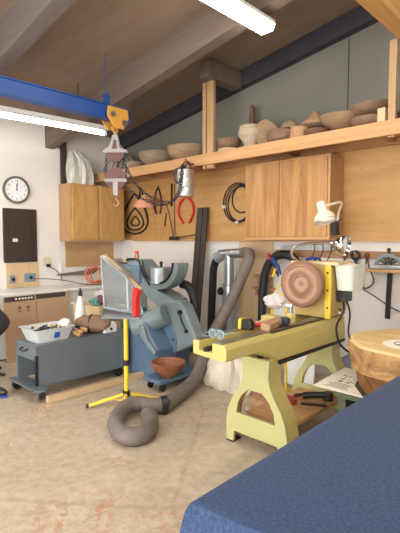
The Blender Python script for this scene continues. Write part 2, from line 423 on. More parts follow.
clockpart('hour_hand', MB().obox((0.002, .035, .024), (.011, .09, .002), (0, 0, -.02)), BLACKP)
clockpart('minute_hand', MB().obox((.006, .05, .027), (.007, .13, .002), (0, 0, -.1)), BLACKP)
clockpart('hub', MB().cyl((0, 0, .02), (0, 0, .03), .008), BLACKP)

t = thing('breaker_panel', 'dark brown electrical breaker panel on the left wall under the clock', 'breaker panel', (0, -1.745, 1.185))
obj('box', MB().box(.001, .03, -1.985, -1.515, 1.19, 1.93), BREAK, t, bevel=.006)
obj('door', MB().box(.031, .042, -1.90, -1.60, 1.24, 1.84), BREAK, t, bevel=.006)
obj('handle', MB().box(.042, .048, -1.87, -1.80, 1.475, 1.52), WHITEP, t, bevel=.002, label='small white latch label')
tag(obj('backing_board', MB().box(.001, .018, -1.95, -1.49, .842, 1.183), PLY2), 'plywood square on the left wall under the brown breaker panel', 'board')
def socket(y, z, h, w, label, grp):
    t = thing('wall_socket', label, 'socket', (0.018, y, z), 0, grp)
    obj('plate', MB().box(.019, .03, y-w/2, y+w/2, z, z+h), BLUEGREY, t, bevel=.003)
    obj('outlet', MB().cyl((.03, y+.01, z+h/2), (.04, y+.01, z+h/2), .024), BLACKP, t)
socket(-1.88, .905, .11, .075, 'narrow blue-grey socket at the left of the plywood square', 'sockets on the plywood square')
socket(-1.63, .91, .12, .16, 'wide blue-grey socket at the right of the plywood square', 'sockets on the plywood square')
t = thing('wall_outlet', 'pale green outlet plate with a black plug on the white left wall', 'socket', (0, -1.36, 1.11))
obj('plate', MB().box(.001, .01, -1.42, -1.30, 1.13, 1.25), GREENW, t, bevel=.003)
obj('plug', MB().box(.01, .05, -1.38, -1.33, 1.11, 1.15), BLACKP, t, bevel=.004)
obj('cord', MB().tube([(.05, -1.35, 1.11), (.04, -1.25, 1.06), (.03, -1.17, .98), (.03, -1.14, .9)], .006, 6), BLACKP, t)
tag(obj('power_strip', MB().box(.001, .03, -1.18, -1.13, .87, 1.15), WHITEP, bevel=.004), 'tall white power strip on the left wall beside the corded outlet', 'power strip')

t = thing('counter', 'white counter along the left wall behind the leaning cardboard', 'counter', (.3, -1.3, 0))
obj('top', MB().box(.002, .60, -3.4, -.024, .80, .832), WHITEP, t, bevel=.004)
obj('side_panel', MB().box(.002, .55, -2.9, -.03, .02, .80), WHITEP, t)
t = thing('cardboard_box', 'large flattened cardboard box leaning on the counter front', 'cardboard box', (.65, -1.84, 0))
Mc = Matrix.Translation((.70, 0, .004)) @ RY(-.07)
obj('panel', MB().box(-.02, .0, -2.26, -1.40, 0, .80, Mc), CARDB, t)
m = MB().box(0.0005, .003, -2.25, -1.87, .735, .795, Mc).box(.0005, .003, -1.85, -1.44, .74, .80, Mc); obj('printed_strip', m, CARDD, t, label='dark printed strip')
m = MB()
for k, a in enumerate((0, .045, .085, .12, .16, .2)): m.box(.0032, .004, -2.12+a, -2.095+a, .757, .777, Mc)
obj('lettering', m, PAPER, t)
m = MB()
for yy in (-2.07, -1.96):
    m.box(.0005, .003, yy-.025, yy+.025, .60, .608, Mc).box(.0005, .003, yy-.004, yy+.004, .60, .67, Mc).prism([(yy-.03, .645), (yy+.03, .645), (yy, .685)], 'x', .71-.05, .712-.05)
m.box(.0005, .003, -1.853, -1.847, .0, .74, Mc)
obj('symbols', m, plain('printed brown marks', (120, 92, 70), .8), t)

# things on the counter
t = thing('extension_cord', 'coiled orange extension cord standing on the counter near the corner', 'cord', (.25, -.75, .832))
m = MB()
for k in range(4): m.torus((.25+.02*k, -.76+.02*k, .985-.008*k), .14-.012*k, .008, RZ(.3+.2*k) @ RX(PI/2), 30, 6)
obj('coil', m, ORANGE, t, smooth=True)
obj('plug', MB().box(.2, .25, -.66, -.6, .834, .88), ORANGE, t)
t = thing('handsaw', 'long grey handsaw with a brown handle hung flat on the left wall', 'handsaw', (.06, -.95, .95))
obj('blade', MB().prism([(-1.26, .975), (-.72, .955), (-.70, 1.04), (-1.22, 1.0)], 'x', .056, .062), STEEL, t)
obj('handle', MB().prism([(-.74, .95), (-.62, .98), (-.50, 1.05), (-.52, 1.075), (-.64, 1.05), (-.72, 1.045)], 'x', .048, .072), TURN6, t, bevel=.005)
obj('peg', MB().cyl((0, -1.2, .985), (.056, -1.2, .985), .006), STEEL, t); obj('peg', MB().cyl((0, -.66, 1.02), (.05, -.66, 1.02), .006), STEEL, t)
tag(obj('cable', MB().tube([(.06, -1.6, .95), (.2, -1.45, .95), (.45, -1.3, .93), (.5, -1.0, .86), (.5, -.6, .845), (.4, -.3, .86)], .005, 6), BLACKP), 'black cable trailing across the white counter from the wide blue-grey socket', 'cable')
# ------------------------------------------------------------------ grey cart with clutter
t = thing('tool_cart', 'long grey steel cart on casters standing left of the yellow stand', 'cart', (1.94, -2.1, 0), 0)
cx0, cx1, cy0, cy1 = 1.72, 2.145, -2.585, -1.52
m = MB().box(cx1-.02, cx1, cy0, cy1, .12, .50).box(cx0, cx0+.02, cy0, cy1, .12, .50).box(cx0+.02, cx1-.02, cy1-.02, cy1, .12, .50)
obj('side_panel', m, CART, t, bevel=.004)
obj('top', MB().box(cx0-.005, cx1+.005, cy0-.005, cy1, .50, .512), CART, t, bevel=.003)
obj('drawer', MB().box(cx0+.021, cx1-.021, cy0+.004, cy0+.4, .36, .498), CART, t, bevel=.004)
obj('handle', MB().tube([(1.87, cy0, .46), (1.88, cy0-.035, .445), (1.97, cy0-.035, .445), (1.98, cy0, .46)], .008, 6), DSTEEL, t)
obj('corner_strip', MB().box(cx1-.022, cx1+.003, cy0-.004, cy0+.02, .2, .42).box(cx1-.022, cx1+.003, cy0-.004, cy0+.02, .13, .2), BLACKP, t)
obj('platform', MB().box(cx0-.06, cx1+.02, cy0-.06, cy0+.10, .105, .122).cyl((2.21, -2.575, .105), (2.21, -2.575, .124), .062).box(cx0, cx1, cy0+.3, cy1, .105, .12), CART, t, bevel=.004)
for x, y in ((2.225, -2.585), (1.69, -2.57), (2.08, -1.62), (1.78, -1.62)):
    w = obj('caster', MB().box(x-.03, x+.03, y-.02, y+.02, .07, .105).box(x-.028, x-.02, y-.03, y+.03, .035, .09).box(x+.02, x+.028, y-.03, y+.03, .035, .09), DSTEEL, t)
    obj('wheel', MB().cyl((x-.019, y, .05), (x+.019, y, .05), .049, seg=20), plain('caster rubber', (120, 112, 108), .6) if x > 2.1 else MATS['black rubber'], w, smooth=True)
tag(obj('lumber_beam', MB().obox((2.30, -1.93, .032), (.06, 1.25, .06), (0, 0, -.02)), PLY2, bevel=.004), 'pale square timber lying on the floor along the grey cart', 'timber')

t = thing('plastic_tub', 'translucent plastic tub full of bits on the grey cart end', 'tub', (1.94, -2.41, .512))
m = MB(); prof = [(0, .135, .165), (.004, .135, .165), (.12, .168, .205), (.125, .185, .22), (.13, .185, .22)]
def rr(hx, hy, z, c): 
    q = []; r = .03
    for sx, sy, a0 in ((1, 1, 0), (-1, 1, PI/2), (-1, -1, PI), (1, -1, 1.5*PI)):
        for k in range(4):
            a = a0+k*PI/6; q.append(Vector((c[0]+sx*(hx-r)+r*math.cos(a), c[1]+sy*(hy-r)+r*math.sin(a), c[2]+z)))
    return q
tc_ = (1.93, -2.36, .513)
R_ = [rr(h1, h2, z, tc_) for z, h1, h2 in prof]+[rr(h1-.012, h2-.012, z, tc_) for z, h1, h2 in ((.13, .18, .215), (.115, .162, .2), (.01, .13, .16))]
m.loft(R_); obj('tub_shell', m, TUBP, t, smooth=True)
obj('sticker', MB().obox((2.091, -2.34, .575), (.004, .055, .06), (0, .27, 0)), BRTBLUE, t, label='blue sticker')
grp = 'scraps in the plastic tub'
for i in range(16):
    a = random.uniform(-.1, .1); b = random.uniform(-.13, .13)
    kind = ('turning_insert', 'wood_offcut', 'jaw')[i % 3]
    mt = (DSTEEL, BLACKP, DSTEEL, DGREY, PALE)[i % 5]
    mm_ = MB().obox((tc_[0]+a, tc_[1]+b, tc_[2]+.08+.012*(i % 5)), (random.uniform(.04, .09), random.uniform(.03, .05), random.uniform(.012, .03)), (random.uniform(-.5, .5), random.uniform(-.5, .5), random.uniform(0, 3)))
    tag(obj('metal_jaw' if mt is not PALE else 'wood_offcut', mm_, mt, bevel=.003), 'dark metal scrap lying in the translucent tub' if mt is not PALE else 'pale wood scrap lying in the translucent tub', 'scrap', grp if mt is not PALE else 'wood scraps in the plastic tub')
tag(obj('crumpled_paper', MB().ball((1.99, -2.20, .665), (.06, .05, .045), 3, .35, 4), PAPER), 'crumpled cream paper on top of the tub', 'paper')
# turning chisels beside the tub
for i, (y0, l, x0, lab, rz) in enumerate(((-2.105, .2, 2.12, 'turning chisel with a fat pale handle nearest the tub', 2.95), (-2.065, .2, 2.10, 'turning chisel with an amber handle, second from the tub', 2.9), (-2.03, .17, 2.12, 'short turning chisel with a tan handle nearest the brown bundle', 3.0))):
    t = thing('chisel', lab, 'chisel', (x0, y0, .512), 0, 'turning chisels on the cart')
    zz = .537+.02*i; d = Vector((math.cos(rz), math.sin(rz)*-.5, .12)).normalized(); p = Vector((x0, y0, zz))
    obj('handle', MB().tube([p, p+d*l*.25, p+d*l*.5], [.012, .017]+[.02]*8+[.017]*6+[.014], 12), PINE, t, smooth=True)
    obj('ferrule', MB().cyl(p+d*l*.5, p+d*l*.58, .013), STEEL, t)
    obj('blade', MB().obox(p+d*l*.85, (.2, .016, .005), (0, -.12, math.atan2(d.y, d.x))), DSTEEL, t)
t = thing('hide_bundle', 'brown leathery rolled bundle with a black strap on the cart', 'bundle', (2.0, -1.86, .512))
obj('roll', MB().ball((2.00, -1.88, .608), (.20, .105, .092), 4, .13, 2, (0, 0, .70)), BROWNL, t, smooth=True)
obj('strap', MB().torus((1.99, -1.89, .608), .097, .008, RZ(.70) @ RY(PI/2), 30, 6, 1.0), BLACK, t)
t = thing('battery_charger', 'white rounded plastic box with a black knob beside the brown bundle', 'charger', (2.1, -1.72, .512))
obj('case', MB().prism([(-1.83, .513), (-1.67, .513), (-1.67, .60), (-1.71, .635), (-1.81, .615)], 'x', 2.10, 2.145), WHITEP, t, bevel=.01)
obj('knob', MB().cyl((2.145, -1.75, .555), (2.16, -1.75, .555), .014), BLACKP, t)

# white cone bottle and rags on a crate behind the cart
t = thing('wooden_crate', 'pale wooden crate behind the grey cart with rags on top', 'crate', (1.3, -1.2, 0))
m = MB()
for z in (.02, .19, .36, .53): m.box(.96, 1.56, -1.5, -1.48, z, z+.14).box(.96, 1.56, -.96, -.94, z, z+.14).box(1.54, 1.56, -1.48, -.96, z, z+.14).box(.96, .98, -1.48, -.96, z, z+.14)
obj('slats', m, PALE, t); obj('lid', MB().box(.94, 1.58, -1.52, -.92, .675, .695), PALE, t)
for i, (x, y, z, r, mt, lab) in enumerate(((1.40, -1.33, .755, (.10, .12, .06), RAG1, 'maroon crumpled rag on the crate'), (1.32, -1.26, .82, (.09, .14, .05), RAG2, 'white crumpled rag on top of the rag heap'), (1.38, -1.44, .74, (.07, .06, .045), RAG3, 'teal rag at the left of the rag heap'), (1.46, -1.16, .74, (.08, .08, .045), RAG1, 'purple rag at the right of the rag heap'))):
    tag(obj('rag', MB().ball((x, y, z), r, 4, .4, i*3+1), mt, smooth=True), lab, 'rag', 'rags on the crate')
t = thing('spray_bottle', 'lime bottle with a tall blue stem on the crate beside the clear hood', 'bottle', (1.42, -1.0, .695))
obj('body', MB().lathe([(0, 0), (.035, 0), (.038, .02), (.036, .1), (.02, .14), (.016, .16), (0, .16)], (1.44, -1.0, .696)), plain('lime plastic', (160, 200, 70), .35), t, smooth=True)
obj('stem', MB().tube([(1.44, -1.0, .85), (1.43, -1.01, .95), (1.42, -1.02, 1.08), (1.45, -1.0, 1.10)], .016, 8), BRTBLUE, t, smooth=True, label='blue stem')
t = thing('squeeze_bottle', 'tall white tapered bottle with a black cap behind the cart', 'bottle', (1.62, -1.84, .512))
obj('body', MB().lathe([(0, 0), (.068, 0), (.07, .02), (.06, .17), (.04, .3), (.024, .37), (0, .37)], (1.76, -1.88, .513)), WHITEP, t, smooth=True)
obj('cap', MB().lathe([(0, 0), (.022, 0), (.022, .05), (.012, .06), (.01, .09), (0, .09)], (1.76, -1.88, .884)), BLACKP, t, smooth=True)

# chair edge at far left
t = thing('office_chair', 'dark grey upholstered chair edge at the far left beside the cardboard', 'chair', (1.15, -2.72, 0))
obj('seat', MB().ball((1.12, -2.72, .60), (.27, .3, .20), 3, .1, 1), DGREY, t, smooth=True)
obj('skirt', MB().prism([(1.0, .3), (1.49, .16), (1.51, .5), (1.40, .6), (1.0, .6)], 'y', -2.75, -2.65), DGREY, t, bevel=.02)
obj('leg', MB().cyl((1.1, -2.7, .46), (1.1, -2.7, .05), .03), BLACKP, t)
m = MB()
for k in range(5): m.cyl((1.1, -2.7, .07), (1.1+.26*math.cos(k*1.256+.7), -2.7+.26*math.sin(k*1.256+.7), .05), .018)
obj('base', m, BLACKP, t)
tag(obj('storage_box', MB().box(1.12, 1.40, -3.15, -2.95, .005, .30), plain('pale teal box', (176, 190, 190), .5), bevel=.006), 'pale box at the left edge in front of the dark chair', 'box')
t = thing('shoe', 'dark shoe with a blue edge at the left edge of the floor', 'shoe', (1.80, -2.83, 0))
obj('upper', MB().ball((1.74, -2.80, .05), (.15, .05, .05), 3, .08, 3, (0, 0, .3)), BLACKP, t, smooth=True)
obj('sole', MB().ball((1.74, -2.80, .015), (.155, .055, .014), 3, 0, 3, (0, 0, .3)), BRTBLUE, t, smooth=True)

# ------------------------------------------------------------------ grey machine
t = thing('woodworking_machine', 'big old grey-blue cast woodworking machine with a U-shaped cradle', 'machine', (2.2, -1.2, 0))
obj('base', MB().prism([(1.98, .0), (2.52, .0), (2.56, .34), (2.42, .5), (2.36, .62), (1.90, .64)], 'y', -1.46, -.95), MACHB, t, bevel=.02, label='blue base cabinet')
obj('headstock', MB().lathe([(0, 0), (.10, 0), (.125, .02), (.13, .10), (.115, .14), (.115, .42), (0, .42)], (2.13, -1.42, .52), M=Euler((0, math.radians(66), math.radians(24))).to_matrix().to_4x4()), MACH, t, smooth=True)
hs = obj('housing', MB().prism([(2.34, .79), (2.40, .83), (2.62, .845), (2.70, .80), (2.90, .47), (2.87, .42), (2.60, .28), (2.48, .30), (2.40, .5)], 'y', -1.22, -1.06), MACH, t, bevel=.025)
obj('latch', MB().tube([(2.67, -1.235, .72), (2.69, -1.24, .66), (2.76, -1.24, .55)], .009, 6).cyl((2.67, -1.222, .73), (2.67, -1.25, .73), .025).cyl((2.765, -1.222, .54), (2.765, -1.25, .54), .02), DSTEEL, hs)
obj('side_cover', MB().prism([(2.40, .50), (2.48, .295), (2.60, .275), (2.61, .42), (2.47, .72)], 'y', -1.236, -1.221), MACHB, hs, bevel=.006)
for q, q2 in ((2.46, .6), (2.5, .36), (2.57, .42)): obj('bolt', MB().cyl((q, -1.236, q2), (q, -1.246, q2), .012), DSTEEL, hs)
obj('arm', MB().prism([(1.70, 1.25), (1.90, 1.27), (1.99, 1.20), (2.08, 1.05), (2.25, .93), (2.52, .84), (2.45, .76), (2.28, .74), (2.05, .85), (1.72, 1.06)], 'y', -1.2, -.95), MACH, t, bevel=.02)
ang = [PI+PI*k/20 for k in range(21)]
obj('cradle', MB().prism([(2.27+.335*math.cos(a), 1.25+.31*math.sin(a)) for a in ang]+[(2.27+.255*math.cos(a), 1.25+.235*math.sin(a)) for a in reversed(ang)], 'y', -1.2, -1.03), MACH, t, bevel=.012)
obj('cradle_rim', MB().tube([(2.27+.258*math.cos(a), -1.205, 1.25+.238*math.sin(a)) for a in ang], .013, 8, smooth=False), BLACK, t)
obj('edge_trim', MB().tube([(1.70, -1.205, 1.255), (1.84, -1.205, 1.275), (1.93, -1.205, 1.26), (1.98, -1.205, 1.19), (2.05, -1.205, 1.08), (2.14, -1.205, .98)], .011, 8), BLACK, t)
obj('drum', MB().cyl((2.24, -1.12, 1.19), (2.24, -1.12, 1.0), .125, .125, 24), GALV, t, bevel=.01)
obj('knob', MB().cyl((2.22, -1.1, 1.19), (2.22, -1.1, 1.23), .016).ball((2.22, -1.1, 1.235), .022, 2), BLACKP, t)
bl = obj('head_block', MB().box(1.42, 1.98, -1.24, -.92, .98, 1.20), MACHB, t, bevel=.025)
obj('eye', MB().torus((1.80, -1.245, 1.09), .065, .012, RX(PI/2)).cyl((1.8, -1.238, 1.09), (1.8, -1.25, 1.09), .03), MACH, bl, smooth=True)
obj('belt_guard', MB().tube([(2.44, -.98, 1.0), (2.54, -.98, .98), (2.62, -.98, .88), (2.66, -.98, .74)], .05, 12), BLACK, t, smooth=True)
obj('chute', MB().prism([(2.28, .58), (2.37, .58), (2.43, .44), (2.57, .33), (2.56, .285), (2.44, .34), (2.32, .46)], 'y', -1.50, -1.461), MACH, t, bevel=.015)
obj('column', MB().cyl((1.75, -1.08, 0), (1.75, -1.08, .99), .12, seg=20), MACH, t)
# loose items on the machine head
t = thing('clamp_bar', 'dark bar clamp lying on the machine head block', 'clamp', (1.6, -1.1, 1.2))
obj('bar', MB().obox((1.52, -1.14, 1.213), (.34, .03, .02), (0, 0, .05)), DSTEEL, t)
obj('jaw', MB().box(1.66, 1.685, -1.17, -1.09, 1.203, 1.28), DSTEEL, t); obj('screw', MB().cyl((1.45, -1.14, 1.24), (1.36, -1.15, 1.26), .01).box(1.43, 1.46, -1.17, -1.10, 1.203, 1.27), STEEL, t)
tag(obj('wood_stick', MB().obox((1.52, -1.06, 1.228), (.28, .03, .05), (0, 0, -.06)), PALE), 'pale wood stick lying on the machine head behind the clamp', 'stick')
t = thing('grease_gun', 'small red-capped jar standing on the machine head near the corner', 'jar', (1.55, -.98, 1.2))
obj('jar', MB().lathe([(0, 0), (.03, 0), (.032, .09), (.02, .12), (0, .12)], (1.62, -.98, 1.203)), clear('amber glass', (200, 150, 120), .7), t, smooth=True)
obj('cap', MB().cyl((1.62, -.98, 1.325), (1.62, -.98, 1.36), .022), RED, t)

t = thing('dolly', 'low blue-grey dolly under the red-brown bowl', 'dolly', (2.65, -1.4, 0))
obj('deck', MB().box(2.60, 2.86, -1.68, -1.06, .085, .125), MACHB, t, bevel=.006)
for x, y in ((2.64, -1.62), (2.82, -1.62), (2.64, -1.12), (2.82, -1.12)):
    obj('caster', MB().cyl((x-.012, y, .035), (x+.012, y, .035), .034).box(x-.02, x+.02, y-.02, y+.02, .06, .085), BLACKP, t)
tag(obj('bowl', MB().lathe([(0, .0), (.075, .0), (.08, .012), (.14, .06), (.175, .12), (.18, .145), (.168, .148), (.15, .11), (.1, .05), (0, .03)], (2.775, -1.5, .126), 48), BOWLBR, smooth=True), 'glossy red-brown turned bowl sitting on the low dolly', 'bowl')

# ------------------------------------------------------------------ clear hood on yellow stand
t = thing('roller_stand', 'yellow tripod stand with a single pole holding the clear hood', 'stand', (2.88, -2.1, 0))
obj('pole', MB().cyl((2.88, -2.1, .10), (2.88, -2.1, .84), .02, seg=16), SYEL, t, smooth=True)
obj('collar', MB().cyl((2.88, -2.1, .38), (2.88, -2.1, .43), .028).cyl((2.90, -2.1, .405), (2.94, -2.12, .405), .008), BLACKP, t)
obj('hub', MB().cyl((2.88, -2.1, .10), (2.88, -2.1, .15), .034), BLACKP, t)
for dx, dy in ((-.225, -.257), (.16, .32), (.22, -.25)):
    l = obj('leg', MB().tube([(2.88, -2.1, .125), (2.88+dx, -2.1+dy, .018)], .016, 8, smooth=False), SYEL, t)
    obj('foot', MB().cyl((2.88+dx*.97, -2.1+dy*.97, .02), (2.88+dx*1.05, -2.1+dy*1.05, .016), .018), BLACKP, l)
m = MB()
for dx, dy in ((-.225, -.257), (.16, .32), (.22, -.25)): m.tube([(2.88+dx*.45, -2.1+dy*.45, .075), (2.88+dx*.1, -2.1+dy*.1, .06)], .006, 6, smooth=False)
obj('brace', m, SYEL, t)
t = thing('dust_hood', 'clear acrylic dust hood with taped edges on the yellow stand', 'dust hood', (2.85, -2.1, .84))
A = Vector((2.505, -2.1, 1.345)); B = Vector((2.545, -2.1, .865)); Cc = Vector((3.15, -2.12, .875)); D = Vector((3.05, -2.12, 1.06)); E_ = Vector((2.93, -2.12, 1.17))
def panel(name, pts, th, mat, par, **k):
    P = [Vector(p) for p in pts]; n = (P[1]-P[0]).cross(P[2]-P[0]).normalized()*th/2
    return obj(name, MB().loft([[p-n for p in P], [p+n for p in P]]), mat, par, **k)
back = Vector((-.16, .20, .01))
panel('front_panel', [A, B, Cc, D, E_], .006, PLEXI, t)
panel('rear_panel', [A+back, B+back, Cc+back, D+back, E_+back], .006, PLEXI, t)
panel('side_panel', [A, B, B+back, A+back], .006, PLEXI, t)
panel('roof_panel', [A, E_, E_+back, A+back], .008, PLEXI, t)
panel('roof_panel', [E_, D, D+back, E_+back], .008, PLEXI, t)
panel('wood_rail', [A+Vector((0, .02, .012)), E_+Vector((.14, .02, -.10)), E_+Vector((.10, .08, -.095)), A+Vector((-.04, .08, .014))], .016, PALE, t, label='wooden rail')
dn = Vector((0, 0, -.03)); Q = Vector((2.68, -2.22, .80)); Q2 = Vector((3.20, -2.20, .86))
obj('tray', MB().loft([[B, Q, Q2, Cc+back*.3, B+back], [p+Vector((0, 0, -.012)) for p in (B, Q, Q2, Cc+back*.3, B+back)]]), GALV, t)
def strip(a, b, w, name='edge_tape', mat=TAPE):
    return obj(name, MB().tube([a, b], w, 6, smooth=False), mat, t)
strip(A, B, .007); strip(A, E_, .010); strip(E_, D, .009); strip(D, Cc, .007); strip(E_, E_+Vector((.02, -.005, -.28)), .012); strip(B, Cc, .012)
obj('red_clamp', MB().prism([(3.10, 1.10), (3.16, 1.08), (3.135, 1.0), (3.13, .86), (3.09, .86), (3.085, 1.0)], 'y', -2.19, -2.14), RED, t, bevel=.006, label='red spring clamp strip')
# ------------------------------------------------------------------ hoses and pipes
t = thing('floor_hose', 'thick grey flexible dust hose looped on the floor before the yellow stand', 'hose', (3.2, -2.2, 0))
obj('hose', MB().tube([(3.241, -1.975, .075), (3.18, -2.06, .078), (3.105, -2.14, .095), (3.085, -2.255, .095), (3.15, -2.39, .075), (3.277, -2.495, .07), (3.43, -2.555, .07), (3.53, -2.525, .07), (3.545, -2.43, .07), (3.47, -2.32, .07), (3.37, -2.235, .07), (3.30, -2.20, .07)], .066, 20, 12, ribs=.035), HOSEG, t, smooth=True)
obj('cuff', MB().cyl((3.225, -1.995, .078), (3.25, -1.95, .078), .077, seg=24), BLACKP, t)
obj('riser', MB().tube([(3.243, -1.96, .078), (3.13, -1.66, .08), (2.99, -1.32, .12), (2.86, -1.04, .30), (2.82, -.82, .52), (2.86, -.62, .80), (2.95, -.52, 1.10), (2.99, -.46, 1.27), (2.93, -.38, 1.345), (2.80, -.30, 1.35)], .066, 20, 12, ribs=.03), HOSEG, t, smooth=True)
t = thing('dust_pipe', 'galvanised dust pipe tee running down the wall by the dark plank', 'pipe', (2.56, -.3, 0))
obj('tee', MB().cyl((2.42, -.3, 1.32), (2.82, -.3, 1.35), .058, seg=24).cyl((2.57, -.3, 1.33), (2.57, -.3, .95), .058, seg=24), GALV, t, smooth=True)
obj('cuff', MB().cyl((2.37, -.3, 1.27), (2.46, -.3, 1.325), .07, seg=24), TAPE, t)
obj('pipe', MB().cyl((2.57, -.3, .95), (2.57, -.3, .0), .085, seg=28).torus((2.57, -.3, .95), .085, .008).torus((2.57, -.3, .55), .086, .006), GALV, t, smooth=True)
obj('blast_gate', MB().box(2.44, 2.50, -.36, -.34, .86, .88).cyl((2.50, -.385, .87), (2.50, -.36, .87), .05), DSTEEL, t)
t = thing('black_hose', 'black flexible hose hanging left of the galvanised pipe', 'hose', (2.26, -.27, 0))
obj('hose', MB().tube([(2.44, -.30, 1.315), (2.36, -.29, 1.26), (2.29, -.27, 1.14), (2.26, -.26, .9), (2.23, -.25, .5), (2.22, -.25, .1)], .05, 16, 10, ribs=.04), BLACK, t, smooth=True)
t = thing('black_hose', 'black flexible hose arching behind the faceplate disc', 'hose', (3.0, -.2, 0))
obj('hose', MB().tube([(2.97, -.2, .1), (2.99, -.2, .5), (3.005, -.2, .9), (3.05, -.2, 1.15), (3.15, -.2, 1.29), (3.28, -.2, 1.335), (3.42, -.2, 1.29), (3.52, -.2, 1.1)], .05, 16, 10, ribs=.04), BLACK, t, smooth=True)
for i, (x, z, w) in enumerate(((2.83, 1.05, .2), (2.80, .90, .26))):
    tag(obj('small_shelf', MB().box(x, x+w, -.14, -.017, z, z+.03).box(x+.02, x+.05, -.1, -.017, z-.08, z), TURN5, bevel=.002), ('upper' if i == 0 else 'lower')+' little wooden wall shelf beside the grey hose', 'shelf', 'little shelves on the plywood strip')
t = thing('quick_clamp', 'blue quick clamp with red and yellow grips hanging behind the disc', 'clamp', (3.22, -.27, 1.1))
obj('bar', MB().obox((3.2, -.275, 1.22), (.02, .008, .3), (0, -.5, 0)), DSTEEL, t)
obj('grip', MB().prism([(3.16, 1.29), (3.20, 1.31), (3.28, 1.21), (3.31, 1.11), (3.28, 1.12), (3.25, 1.19)], 'y', -.30, -.262), plain('clamp blue', (30, 62, 140), .45), t, bevel=.008)
obj('trigger', MB().obox((3.22, -.285, 1.13), (.025, .02, .1), (0, .4, 0)), SYEL, t, label='yellow trigger'); obj('tip', MB().cyl((3.12, -.28, 1.34), (3.15, -.28, 1.28), .014), RED, t, label='red tip')
t = thing('hanging_planks', 'dark board leaning against the back wall, wide front one', 'board', (1.95, -.3, 0))
M1 = Matrix.Translation((1.895, -.30, 0)) @ RX(-.12) @ RY(-.01)
obj('board', MB().box(-.05, .05, -.03, .0, 0, 1.95, M1), DARKWOOD, t, bevel=.004)
t['label'] = 'tall dark-stained board leaning on the back wall, wider of the pair'
t.name = 'leaning_board'
M2 = Matrix.Translation((1.99, -.29, 0)) @ RX(-.12) @ RY(-.01)
tag(obj('leaning_board', MB().box(-.038, .038, -.03, 0, 0, 1.95, M2), DARKWOOD, bevel=.004), 'tall dark-stained board leaning on the back wall, narrower of the pair', 'board')

# ------------------------------------------------------------------ hung on the plywood
t = thing('drive_belt', 'outermost black teardrop belt hung on the plywood left of the pink lamp', 'belt', (.38, -.04, 1.6))
def drop(cx, top, bot, w, r=.011):
    P = []
    for k in range(25):
        a = -PI/2+2*PI*k/24
        s_ = (1+math.sin(a))/2
        P.append((cx+w*math.cos(a)*(1-s_)**.6*1.25, -.04, bot+(top-bot)*s_))
    return MB().tube(P, r, 6, 2)
obj('loop', drop(.37, 2.25, 1.60, .36, .015), BLACK, t)
tag(obj('drive_belt', drop(.38, 2.02, 1.66, .23, .013), BLACK), 'middle black teardrop belt hung on the plywood inside the largest', 'belt')
tag(obj('drive_belt', drop(.39, 1.88, 1.73, .11, .012), BLACK), 'innermost and smallest black teardrop belt hung on the plywood', 'belt')
tag(obj('strap', MB().tube([(.70, -.04, 1.8), (.62, -.04, 2.05), (.56, -.04, 2.28), (.52, -.04, 2.3), (.50, -.04, 2.1)], .013, 6), BLACK), 'black rubber strap hanging above the teardrop belts', 'strap')
t = thing('caliper', 'slim black bow calipers hanging above the pink lamp', 'caliper', (.95, -.04, 1.95))
obj('leg', MB().tube([(.94, -.04, 2.30), (.88, -.04, 2.18), (.86, -.04, 2.02), (.90, -.04, 1.9)], .012, 6), BLACKP, t)
obj('leg', MB().tube([(.94, -.04, 2.30), (1.0, -.04, 2.18), (1.02, -.04, 2.02), (.99, -.04, 1.9)], .012, 6), BLACKP, t)
obj('pivot', MB().cyl((.94, -.023, 2.30), (.94, -.06, 2.30), .02), STEEL, t)
t = thing('caliper', 'big red double-ended bow calipers hanging below the metal can', 'caliper', (1.56, -.04, 1.72))
obj('leg', MB().tube([(1.55, -.045, 2.12), (1.43, -.045, 2.03), (1.40, -.045, 1.88), (1.50, -.045, 1.74)], .017, 8), RED, t, smooth=True)
obj('leg', MB().tube([(1.55, -.045, 2.12), (1.67, -.045, 2.03), (1.70, -.045, 1.88), (1.62, -.045, 1.74)], .017, 8), RED, t, smooth=True)
obj('pivot', MB().cyl((1.55, -.023, 2.12), (1.55, -.07, 2.12), .025), STEEL, t)
tag(obj('file', MB().obox((1.24, -.027, 2.16), (.035, .01, .33), (0, .02, 0)), DSTEEL), 'dark flat file hanging to the right of the slim calipers', 'file')
tag(obj('thin_slat', MB().obox((1.30, -.027, 1.95), (.014, .01, .75), (0, 0, 0)), TURN6), 'long thin dark slat hung beside the lamp arm', 'slat')
tag(obj('marking_knife', MB().obox((1.10, -.028, 1.80), (.02, .012, .2), (0, .2, 0)), BLACKP), 'small black marking knife hanging under the pink lamp', 'knife')
for i, (a, b, l) in enumerate((((.80, 1.95), (.92, 1.5), 'tan string hanging on the plywood left of the black knife'), ((1.06, 1.72), (.98, 1.48), 'tan string hanging on the plywood below the black knife'))):
    tag(obj('string', MB().tube([(a[0], -.032, a[1]), ((a[0]+b[0])/2+.02, -.032, (a[1]+b[1])/2), (b[0], -.054, b[1])], .005, 5), PINE), l, 'string', 'strings on the plywood')
t = thing('desk_lamp', 'pinkish swing-arm lamp hooked to the plywood above the leaning dark boards', 'lamp', (1.25, -.1, 1.5))
MS = Matrix.Translation((.97, -.33, 2.02)) @ RY(.12) @ RX(.15)
obj('lamp_shade', MB().lathe([(.028, .13), (.04, .12), (.05, .08), (.10, .05), (.15, -.02), (.155, -.03), (.148, -.03), (.09, .04), (.04, .07), (.028, .1)], M=MS), PINKL, t, smooth=True)
obj('bulb', MB().ball(MS @ Vector((0, 0, .0)), (.12, .12, .012), 3), BULB, t, smooth=True)
obj('arm', MB().tube([(1.0, -.31, 2.08), (1.12, -.26, 2.07), (1.27, -.15, 2.00), (1.29, -.13, 1.88), (1.33, -.08, 1.55)], .010, 8, smooth=False), plain('arm red brown', (120, 62, 52), .4), t)
